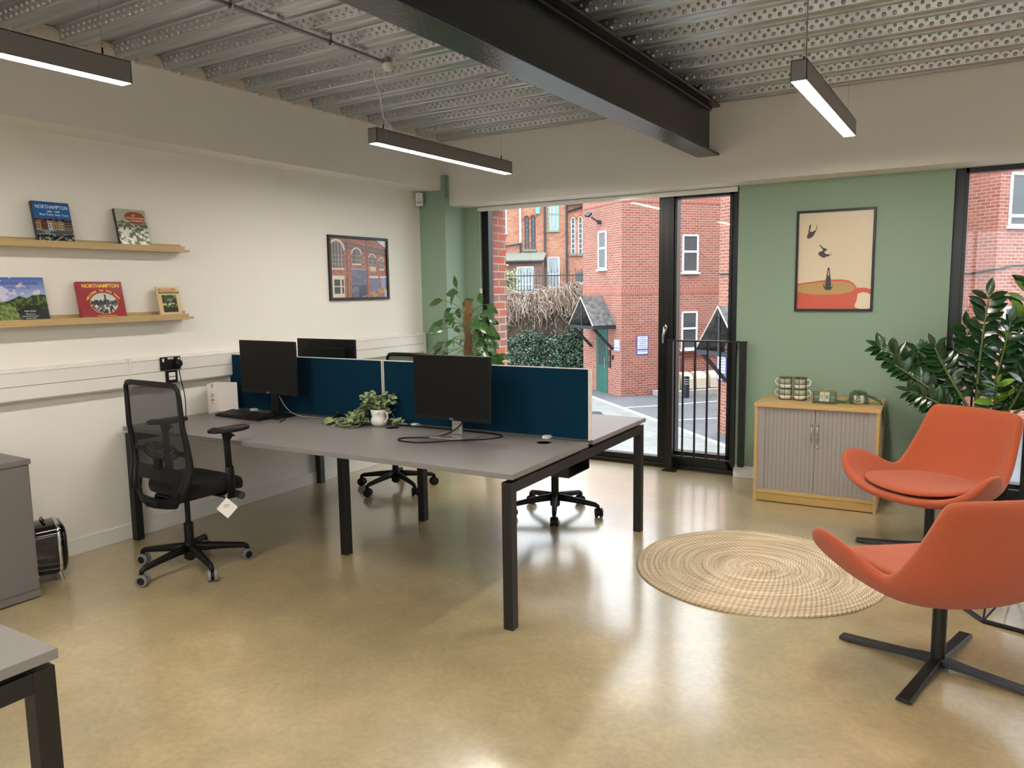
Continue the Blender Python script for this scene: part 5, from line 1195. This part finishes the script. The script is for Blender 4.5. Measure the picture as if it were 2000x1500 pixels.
class Fac:
    """a facade: o origin, d direction along it, n outward normal"""
    def __init__(s, o, d, n): s.o = Vector((o[0], o[1], 0)); s.d = Vector((d[0], d[1], 0)).normalized(); s.n = Vector((n[0], n[1], 0)).normalized()
    def P(s, a, z, out=0): return s.o+s.d*a+s.n*out+Vector((0, 0, z))
    def box(s, m, a0, a1, z0, z1, o0, o1):
        vs = [s.P(a, z, o) for a in (a0, a1) for o in (o0, o1) for z in (z0, z1)]
        return m.add(vs, [(0, 1, 3, 2), (4, 6, 7, 5), (0, 4, 5, 1), (2, 3, 7, 6), (0, 2, 6, 4), (1, 5, 7, 3)])
    def band(s, parent, a0, a1, z0, z1, name='soldier_course'):
        m = MB(); o = .012; A, B_, C_, D_ = s.P(a0, z0, o), s.P(a1, z0, o), s.P(a1, z1, o), s.P(a0, z1, o)
        m.quad(A, B_, C_, D_, [(a0, z0), (a1, z0), (a1, z0+.225), (a0, z0+.225)])
        b0, b1, b2, b3 = s.P(a0, z0, -.05), s.P(a1, z0, -.05), s.P(a1, z1, -.05), s.P(a0, z1, -.05)
        for q in ((A, B_, b1, b0), (D_, C_, b2, b3)): m.quad(*q, [(0, 0), (1, 0), (1, .03), (0, .03)])
        return m.build(name, B_sold, parent)
    def window(s, parent, a0, a1, z0, z1, split=.5, fm=None, pm=None, bars=0, sill=True):
        fm = fm or M_upvc; pm = pm or M_pane; f = .055; m = MB(); a0, a1 = min(a0, a1), max(a0, a1)
        s.box(m, a0, a0+f, z0, z1, -.05, .03); s.box(m, a1-f, a1, z0, z1, -.05, .03); s.box(m, a0, a1, z0, z0+f, -.05, .03); s.box(m, a0, a1, z1-f, z1, -.05, .03)
        if split: zz = z0+(z1-z0)*split; s.box(m, a0, a1, zz-f*.6, zz+f*.6, -.05, .035)
        for k in range(bars): x = a0+(a1-a0)*(k+1)/(bars+1); s.box(m, x-.012, x+.012, z0, z1, -.04, .02)
        if sill: s.box(m, a0-.04, a1+.04, z0-.05, z0+.01, -.05, .09)
        w_ = m.build('window', fm, parent); m = MB(); s.box(m, a0+.02, a1-.02, z0+.02, z1-.02, -.05, .008); m.build('pane', pm, w_); return w_
def block(parent, foot, z0, z1, m_):
    m = MB(); k = len(foot); acc = 0
    for i in range(k):
        a, b_ = foot[i], foot[(i+1) % k]; L_ = math.dist(a, b_); m.quad((a[0], a[1], z0), (b_[0], b_[1], z0), (b_[0], b_[1], z1), (a[0], a[1], z1), [(acc, z0), (acc+L_, z0), (acc+L_, z1), (acc, z1)]); acc += L_
    m.add([(x, y, z1) for x, y in foot], [tuple(range(k))], [[(x, y) for x, y in foot]]); return m.build('wall', m_, parent)
def thing0(name, label, cat, group=None): return thing(name, label, cat, (0, 0, 0), 0, group)
lx, ly, rx, ry = -.788, .616, .616, .788
def canopy(F, parent, ac, zr, ze, hw, out):
    """gabled porch roof standing out from facade F, centred at ac"""
    c = bpy.data.objects.new('porch_canopy', None); COL.objects.link(c); c.parent = parent
    m = MB()
    for s_ in (-1, 1):
        A, B_, C_, D_ = F.P(ac, zr, 0), F.P(ac, zr, out), F.P(ac+s_*hw, ze, out), F.P(ac+s_*hw, ze, 0); nn = (B_-A).cross(D_-A).normalized()*s_*-.035
        if nn.z < 0: nn = -nn
        m.add([A, B_, C_, D_, A+nn, B_+nn, C_+nn, D_+nn], [(0, 1, 2, 3), (4, 5, 6, 7), (0, 1, 5, 4), (1, 2, 6, 5), (2, 3, 7, 6), (3, 0, 4, 7)])
    m.build('slate_roof', M_slate, c)
    m = MB()
    for s_ in (-1, 1): m.cyl(F.P(ac, zr+.01, out+.01), F.P(ac+s_*hw, ze+.01, out+.01), .022, n=4)
    m.build('verge_trim', mat('verge_cream', col(190, 182, 168), .6), c)
    m = MB(); F.box(m, ac-hw, ac+hw, ze-.10, ze, out-.08, out-.0)
    for s_ in (-1, 1): F.box(m, ac+s_*hw-.04, ac+s_*hw+.04, ze-.10, ze, 0, out)
    for s_ in (-1, 1): m.cyl(F.P(ac+s_*(hw-.15), ze-.08, out*.9), F.P(ac+s_*(hw-.15), ze-.75, .02), .05, n=4)
    F.box(m, ac-.03, ac+.03, ze, zr-.1, out-.06, out-.02); m.build('timber_frame', M_dtim, c)
    m = MB(); m.add([F.P(ac-hw*.9, ze, .02), F.P(ac+hw*.9, ze, .02), F.P(ac, zr-.06, .02), F.P(ac-hw*.9, ze, .05), F.P(ac+hw*.9, ze, .05), F.P(ac, zr-.06, .05)], [(0, 1, 2), (3, 4, 5), (0, 1, 4, 3), (1, 2, 5, 4), (2, 0, 3, 5)]); m.build('back_board', mat('soffit', col(150, 142, 130), .7), c)
# ---- block A
tA = thing0('apartment_building', 'red brick building with a green door under a slate porch, across the road', 'building', 'red brick blocks across the road')
A0 = (-9.62, 22.33); FAl = Fac(A0, (lx, ly), (-rx, -ry)); FAr = Fac(A0, (rx, ry), (-lx, -ly))
def adv(p, a, d): return (p[0]+a*d[0], p[1]+a*d[1])
l_, r_ = (lx, ly), (rx, ry)
block(tA, [A0, adv(A0, 12, r_), adv(adv(A0, 12, r_), 2.72, l_), adv(A0, 2.72, l_)], G, 6.2, B_red)
for F, a1 in ((FAl, 2.72), (FAr, 9)):
    F.band(tA, 0, a1, 1.36, 1.58); F.band(tA, 0, a1, 4.2, 4.42)
FAl.window(tA, .99, 1.56, 2.17, 3.4, .55); FAr.window(tA, 2.18, 2.78, 2.02, 3.22, .55); FAr.window(tA, 2.18, 2.78, -.45, .78, .55); FAr.window(tA, 5.2, 6.0, 2.02, 3.22)
m = MB(); FAl.box(m, .90, 1.69, G, .30, -.05, .02); dr = m.build('door', M_gdoor, tA)
m = MB()
for i in range(3): FAl.box(m, 1.03+i*.18, 1.16+i*.18, -.95, -.1, 0, .026)
m.build('door_glazing', M_pane, dr)
m = MB(); m.tube([FAl.P(1.0, -.7, .02), FAl.P(1.0, -.7, .07), FAl.P(1.0, -1.05, .07), FAl.P(1.0, -1.05, .02)], .014, n=6); m.build('pull_handle', M_chrome, dr)
canopy(FAl, tA, 1.3, 1.27, .37, .90, .78)
m = MB(); FAl.box(m, .68, .82, -1.0, -.42, 0, .03); ip = m.build('intercom_panel', M_navy, tA); m = MB(); FAl.box(m, .72, .78, -.8, -.62, .03, .036); m.build('keypad', M_gold, ip)
m = MB(); FAl.box(m, .50, .57, -.72, -.58, 0, .04); m.build('key_box', M_navy, tA)
def sign(F, parent, a0, a1, z0, z1, border, n=9):
    m = MB(); F.box(m, a0, a1, z0, z1, 0, .012); s_ = m.build('notice_sign', border, parent)
    m = MB(); b = .03; F.box(m, a0+b, a1-b, z0+b, z1-b, .012, .016); m.build('notice_face', mat('notice_pale', col(206, 212, 232), .5), s_)
    m = MB(); h = (z1-z0-2*b)
    for i in range(n):
        z = z1-b-h*(i+.8)/(n+1); k = (a1-a0-2*b)*(.86 if i % 3 else .6); F.box(m, (a0+a1)/2-k/2, (a0+a1)/2+k/2, z-h*.012, z+h*.016, .016, .018)
    F.box(m, a0+b, a1-b, z0+h*.26, z0+h*.33, .016, .018); m.build('notice_lines', M_blue, s_)
sign(FAl, tA, .10, .46, -.42, -.06, mat('pale_blue', col(150, 170, 220), .5), 4); sign(FAr, tA, .54, .96, -.56, .06, M_blue, 8)
m = MB(); c = FAl.P(1.45, 3.72, .0)
FAl.box(m, 1.36, 1.46, 3.62, 3.74, 0, .12); m.cyl(FAl.P(1.41, 3.7, .1), FAl.P(1.5, 3.85, .3), .03, n=8)
q = FAl.P(1.62, 3.92, .33); m.prism([(-.13, -.1), (.13, -.1), (.13, .1), (-.13, .1)], .07, q, (-.85, .5, .2), (-.3, -.6, -.6)); m.build('flood_light', M_dtim, tA)
m = MB(); FAr.box(m, 1.33, 1.42, .28, .33, 0, .06); m.build('vent_cover', M_upvc, tA)
for i, x in enumerate((2.15, 2.65, 3.15, 3.65)):
    m = MB(); m.tube([FAr.P(x, -1.35, .06), FAr.P(x, -.72, .06), FAr.P(x+.04, -.66, .06), FAr.P(x+.6, -.66+.03*(i % 2), .06)], .022, n=6); m.build('vent_pipe', M_maroon, tA, smooth=True)
m = MB(); m.tube([FAr.P(1.6, -.54, .05), FAr.P(4.6, -.56, .05)], .03, n=6); m.build('gas_pipe', M_maroon, tA)
# ---- blocks D and E
tD = thing0('apartment_building', 'red brick building edge with a slate porch seen through the barred opening pane', 'building', 'red brick blocks across the road')
D0 = (-5.2, 17.7); FD = Fac(D0, (-lx, -ly), (-rx, -ry)); Dc = adv(D0, 1.9, (-lx, -ly))
block(tD, [D0, Dc, adv(Dc, 4.7, r_), adv(D0, 4.7, r_)], G, 6.2, B_red); FDr = Fac(Dc, r_, (-lx, -ly))
for F, a1 in ((FD, 1.9), (FDr, 5)): F.band(tD, 0, a1, .88, 1.1); F.band(tD, 0, a1, 3.7, 3.92)
canopy(FD, tD, 1.02, 1.12, .15, .82, .75)
m = MB(); FD.box(m, .65, 1.45, G, .25, -.05, .02); m.build('door', M_gdoor, tD)
sign(FD, tD, -.02, .34, -.62, -.02, M_blue, 7)
m = MB(); m.tube([FD.P(0, 1.84, .02), FD.P(1.9, 1.80, .02), FDr.P(.02, 1.80, .02), FDr.P(5, 1.86, .02)], .02, n=5); m.build('wall_cable', M_dtim, tD)
tE = thing0('apartment_building', 'red brick building corner seen through the far right window', 'building', 'red brick blocks across the road')
E0 = (.2, 19.8); FEl = Fac(E0, l_, (-rx, -ry)); FEr = Fac(E0, r_, (-lx, -ly))
block(tE, [E0, adv(E0, 9, r_), adv(adv(E0, 9, r_), 4, l_), adv(E0, 1.5, l_)], G, 6.2, B_red)
FEl.band(tE, 0, 1.45, 1.05, 1.27); FEr.band(tE, 0, 9, 1.05, 1.27); FEl.band(tE, 0, 1.45, 3.9, 4.12); FEr.band(tE, 0, 9, 3.9, 4.12)
FEr.window(tE, .28, .92, 2.75, 3.9, .2); FEr.window(tE, .30, .92, -.1, 1.03, .3); FEr.window(tE, 3.0, 3.8, 2.75, 3.9); FEr.window(tE, 3.0, 3.8, -.1, 1.03)
m = MB(); m.tube([FEl.P(1.45, 1.80, .03), FEl.P(.6, 1.76, .03), FEl.P(0, 1.84, .03), FEr.P(.02, 1.84, .03), FEr.P(.5, 1.92, .03), FEr.P(3, 1.96, .03)], .022, n=5); m.build('wall_cable', M_dtim, tE)
# ---- cream shells, bollard, low wall
def shell_(a):
    p = FAr.P(a, 0, .30); t = thing('bin_hood', 'cream rounded plastic hood in the row against the brick wall', 'bin', (p.x, p.y, G+.18), math.atan2(ry, rx), 'cream hoods along the brick wall')
    m = MB(); prof = [(0, 0), (.02, .32), (.08, .44), (.18, .50), (.30, .52), (.42, .52), (.42, 0)]; w_ = .38
    vs = [(x, -.25+y, z) for x in (0, w_) for y, z in prof]; k = len(prof)
    m.add(vs, [tuple(range(k)), tuple(range(k, 2*k))[::-1]]+[(i, (i+1) % k, k+(i+1) % k, k+i) for i in range(k)]); m.build('hood', M_bin, t, bevel=.02)
    m = MB().box(.02, w_-.02, -.20, .12, -.17, 0); m.build('stand', M_dtim, t); return t
labs = ['cream rounded hood, leftmost in the row beside the mullion', 'cream rounded hood behind the black bollard', 'cream rounded hood nearest the bollard on its right', 'cream rounded hood at the right end of the row']
for i, a in enumerate((1.42, 1.94, 2.46, 2.98)): tag(shell_(a), labs[i], 'bin', 'cream hoods along the brick wall')
m = MB(); FAr.box(m, 1.1, 5, G, G+.16, .05, .75); tag(m.build('low_wall', M_kerb), 'low stone kerb wall in front of the cream hoods', 'wall')
bo = thing('bollard', 'black ringed bollard in front of the cream hoods', 'bollard', (-7.72, 23.0, G))
MB().lathe([(.085, 0), (.085, .42), (.075, .43), (.075, .45), (.085, .46), (.085, .49), (.075, .5), (.075, .52), (.085, .53), (.085, .56), (.075, .57), (.075, .59), (.085, .6), (.085, .66), (0, .68)], n=16).build('post', M_navy, bo, auto=40)
m = MB()
for z in (.425, .495, .565): m.lathe([(.0765, z+.004), (.0772, z+.012), (.0765, z+.022)], n=16)
m.build('reflective_rings', mat('ring_pale', col(170, 172, 176), .4), bo)
# ---- old building
tV = thing0('old_building', 'old orange brick building with arched slit windows beyond the hedge', 'building')
V0 = (-17.818, 36.358); vd = (-.927, -.375); FV = Fac(V0, vd, (.375, -.927)); V_a = adv(V0, -6, vd); V_b = adv(V0, 9, vd)
block(tV, [V_b, V_a, adv(V_a, 5, (-.375, .927)), adv(V_b, 5, (-.375, .927))], G, 8.2, B_old)
def slit(a0, a1, z0, z1):
    m = MB(); c = (a0+a1)/2; hw = abs(a1-a0)/2; pts = [(c-hw, z0), (c+hw, z0)]+[(c+hw*math.cos(PI*i/8), z1-hw+hw*math.sin(PI*i/8)) for i in range(9)]
    k = len(pts); vs = [FV.P(a, z, -.05) for a, z in pts]+[FV.P(a, z, .012) for a, z in pts]; m.add(vs, [tuple(range(k)), tuple(range(k, 2*k))]+[(i, (i+1) % k, k+(i+1) % k, k+i) for i in range(k)])
    w_ = m.build('slit_window', M_pane, tV)
    m = MB(); pp = [FV.P(a, z, .03) for a, z in pts]; m.tube(pp, .022, n=5, closed=True); 
    for i in range(6): z = z0+(z1-hw-z0)*(i+1)/7; FV.box(m, c-hw, c+hw, z-.012, z+.012, .012, .03)
    m.build('lead_frame', M_upvc if a0 < 1 else M_lead, w_)
    m = MB(); FV.box(m, c-hw-.08, c+hw+.08, z0-.12, z0, 0, .12); m.build('sill', M_verd, w_)
    m = MB(); m.tube([FV.P(c+(hw+.06)*math.cos(PI*i/8), z1-hw+(hw+.06)*math.sin(PI*i/8), .01) for i in range(9)], .05, n=4); m.build('brick_arch', mat('arch_brick', col(176, 96, 72), .85), w_)
slit(2.83, 3.02, 3.65, 5.33); slit(2.50, 2.68, 3.64, 5.36); slit(.42, .60, 3.38, 5.22); slit(.04, .22, 3.37, 5.24)
FV.window(tV, 1.21, 1.80, 4.55, 6.3, .5, fm=mat('green_frame', col(120, 150, 126), .5), pm=M_pane2, bars=2); FV.window(tV, 1.22, 1.85, 1.62, 3.22, .45, pm=M_pane2); FV.window(tV, 3.98, 4.3, 4.5, 6.1, .5, pm=M_pane2)
m = MB(); FV.box(m, -.6, .38, 1.0, 2.42, -.05, .02); m.build('dark_opening', M_pane, tV)
for a, z0, z1, mm in ((3.26, 4.0, 7, M_upvc), (3.25, 2.9, 4.0, M_lead), (1.97, 1.0, 7, M_lead), (.83, 1.0, 6.0, M_lead)):
    m = MB(); m.cyl(FV.P(a, z0, .08), FV.P(a, z1, .08), .055, n=8)
    for z in np.arange(z0+.4, z1, 1.5): m.cyl(FV.P(a, z, .08), FV.P(a, z+.1, .08), .075, n=8)
    m.build('drain_pipe', mm, tV, auto=40)
m = MB(); m.tube([FV.P(3.2, 3.95, .1), FV.P(4.4, 3.78, .1)], .05, n=6).tube([FV.P(.83, 5.5, .1), FV.P(.5, 5.6, .1), FV.P(-1, 5.95, .1)], .05, n=6); m.build('gutter_pipe', M_lead, tV)
m = MB(); FV.box(m, -2, .88, 5.86, 6.0, 0, .3); m.build('eaves_gutter', M_lead, tV)
m = MB(); FV.box(m, 2.22, 2.44, 5.45, 5.85, 0, .12); m.build('alarm_box', mat('alarm_blue', col(110, 170, 200), .4), tV)
m = MB(); a0, a1 = 2.0, 6; FV.box(m, a0, a1, G, 3.0, 0, 1.2); m.build('lean_to', mat('dark_brickwork', col(120, 92, 80), .9, var=.2, vs=6), tV)
m = MB(); q = [FV.P(a0-.1, 3.5, .0), FV.P(a1, 3.5, .0), FV.P(a1, 3.05, 1.35), FV.P(a0-.1, 3.05, 1.35)]; m.add(q+[p-Vector((0, 0, .08)) for p in q], [(0, 1, 2, 3), (4, 5, 6, 7), (0, 1, 5, 4), (1, 2, 6, 5), (2, 3, 7, 6), (3, 0, 4, 7)]); m.build('lean_to_roof', M_verd, tV)
m = MB(); m.tube([FV.P(a0-.15, 2.98, 1.4), FV.P(a1, 2.98, 1.4)], .07, n=6); m.build('lean_to_gutter', M_lead, tV)
FVL = Fac(adv(V0, 1.2, (.375, -.927)), vd, (.375, -.927)); FVL.window(tV, 2.42, 3.3, .9, 2.72, .5, pm=M_pane2, bars=1)
# ---- overgrown wall, vines, ivy, iron fence
I0 = (-12.912, 26.349); FI = Fac(I0, (-.854, -.52), (.52, -.854)); iv_a = -1.6; iv_b = 5
m = MB(); FI.box(m, iv_a, iv_b, G, 1.35, -.4, 0); tag(m.build('garden_wall', mat('garden_wall_brick', col(92, 74, 64), .95, var=.3, vs=4)), 'retaining wall hidden under vines and ivy across the road', 'wall')
rnd = random.Random(77); m = MB(); m2 = MB()
def ztop(a): return 1.38+.30*math.exp(-((a-.5)/.8)**2)+.06*math.sin(a*5)
for i in range(1500):
    a = rnd.uniform(-.8, 4.2); z = ztop(a)-rnd.uniform(-.05, .9)*rnd.random(); o = rnd.uniform(.05, .5); P_ = []; da = rnd.uniform(-.14, .14); zz = z; aa = a; oo = o*.5
    for k in range(7):
        P_.append(FI.P(aa, zz, oo)); aa += da+rnd.uniform(-.09, .09); da *= .85; zz -= rnd.uniform(-.02, .25) if k > 1 else rnd.uniform(-.12, .08); oo = min(.62, oo+rnd.uniform(-.05, .12))
        if zz < -.35: break
    if len(P_) > 2: (m if i % 3 else m2).tube(P_, .011, n=3)
M_tw = mat('dry_vine', col(176, 160, 148), .9, var=.25, vs=3); stuff(m.build('dry_vines', M_tw), 'tangle of bare grey brown vines hanging over the wall top', 'vine')
stuff(m2.build('brown_vines', mat('brown_vine', col(128, 104, 88), .9)), 'darker bare stems woven through the hanging vines', 'vine')
m = MB(); m2 = MB()
for i in range(5200):
    a = rnd.uniform(-.9, 4.2); z = rnd.uniform(-1.55, -.05+.15*math.sin(a*4)) if i > 700 else rnd.uniform(-.1, 1.2); o = rnd.uniform(.12, .46) if i > 700 else rnd.uniform(.02, .2)
    s_ = rnd.uniform(.05, .095); (m if i % 4 else m2).leaf(FI.P(a, z, o), (rnd.uniform(-1, 1), rnd.uniform(-1, 0), rnd.uniform(-1, .5)), (.5+rnd.uniform(-.5, .5), -.85, .5+rnd.uniform(-.3, .3)), s_, s_*.8, .1, .1)
stuff(m.build('ivy', mat('dark_ivy', col(42, 66, 48), .35, var=.3, vs=3)), 'dark green ivy covering the lower part of the wall', 'ivy'); stuff(m2.build('ivy_highlights', mat('ivy_painted_highlight', col(104, 128, 110), .4, var=.2, vs=5)), 'ivy leaves painted paler as highlights through the dark ivy', 'ivy')  # some leaves coloured paler to imitate highlights on the ivy
m = MB(); FI.box(m, iv_a, iv_b, G, -.2, 0, .12); struct(m.build('trim_ivy_bank', mat('ivy_bank_dark', col(34, 40, 32), .95)))  # plain dark bank behind the ivy leaves
tf = thing0('iron_fence', 'black iron railings along the top of the overgrown wall', 'fence')
m = MB(); FI.box(m, iv_a, iv_b, 1.50, 1.54, -.22, -.18); FI.box(m, iv_a, iv_b, 2.05, 2.09, -.22, -.18); m.build('rail', M_lead, tf)
for i in range(46):
    a = -1.0+i*.115; q = FI.P(a, 0, -.2); MB().cyl((q.x, q.y, 1.30), (q.x, q.y, 2.22+(.08 if i % 2 else 0)), .019, .012, n=5).build('upright', M_lead, tf)
bs = thing0('shrub', 'variegated shrub behind the iron railings beside the brick pier', 'shrub'); m = MB(); m2 = MB()
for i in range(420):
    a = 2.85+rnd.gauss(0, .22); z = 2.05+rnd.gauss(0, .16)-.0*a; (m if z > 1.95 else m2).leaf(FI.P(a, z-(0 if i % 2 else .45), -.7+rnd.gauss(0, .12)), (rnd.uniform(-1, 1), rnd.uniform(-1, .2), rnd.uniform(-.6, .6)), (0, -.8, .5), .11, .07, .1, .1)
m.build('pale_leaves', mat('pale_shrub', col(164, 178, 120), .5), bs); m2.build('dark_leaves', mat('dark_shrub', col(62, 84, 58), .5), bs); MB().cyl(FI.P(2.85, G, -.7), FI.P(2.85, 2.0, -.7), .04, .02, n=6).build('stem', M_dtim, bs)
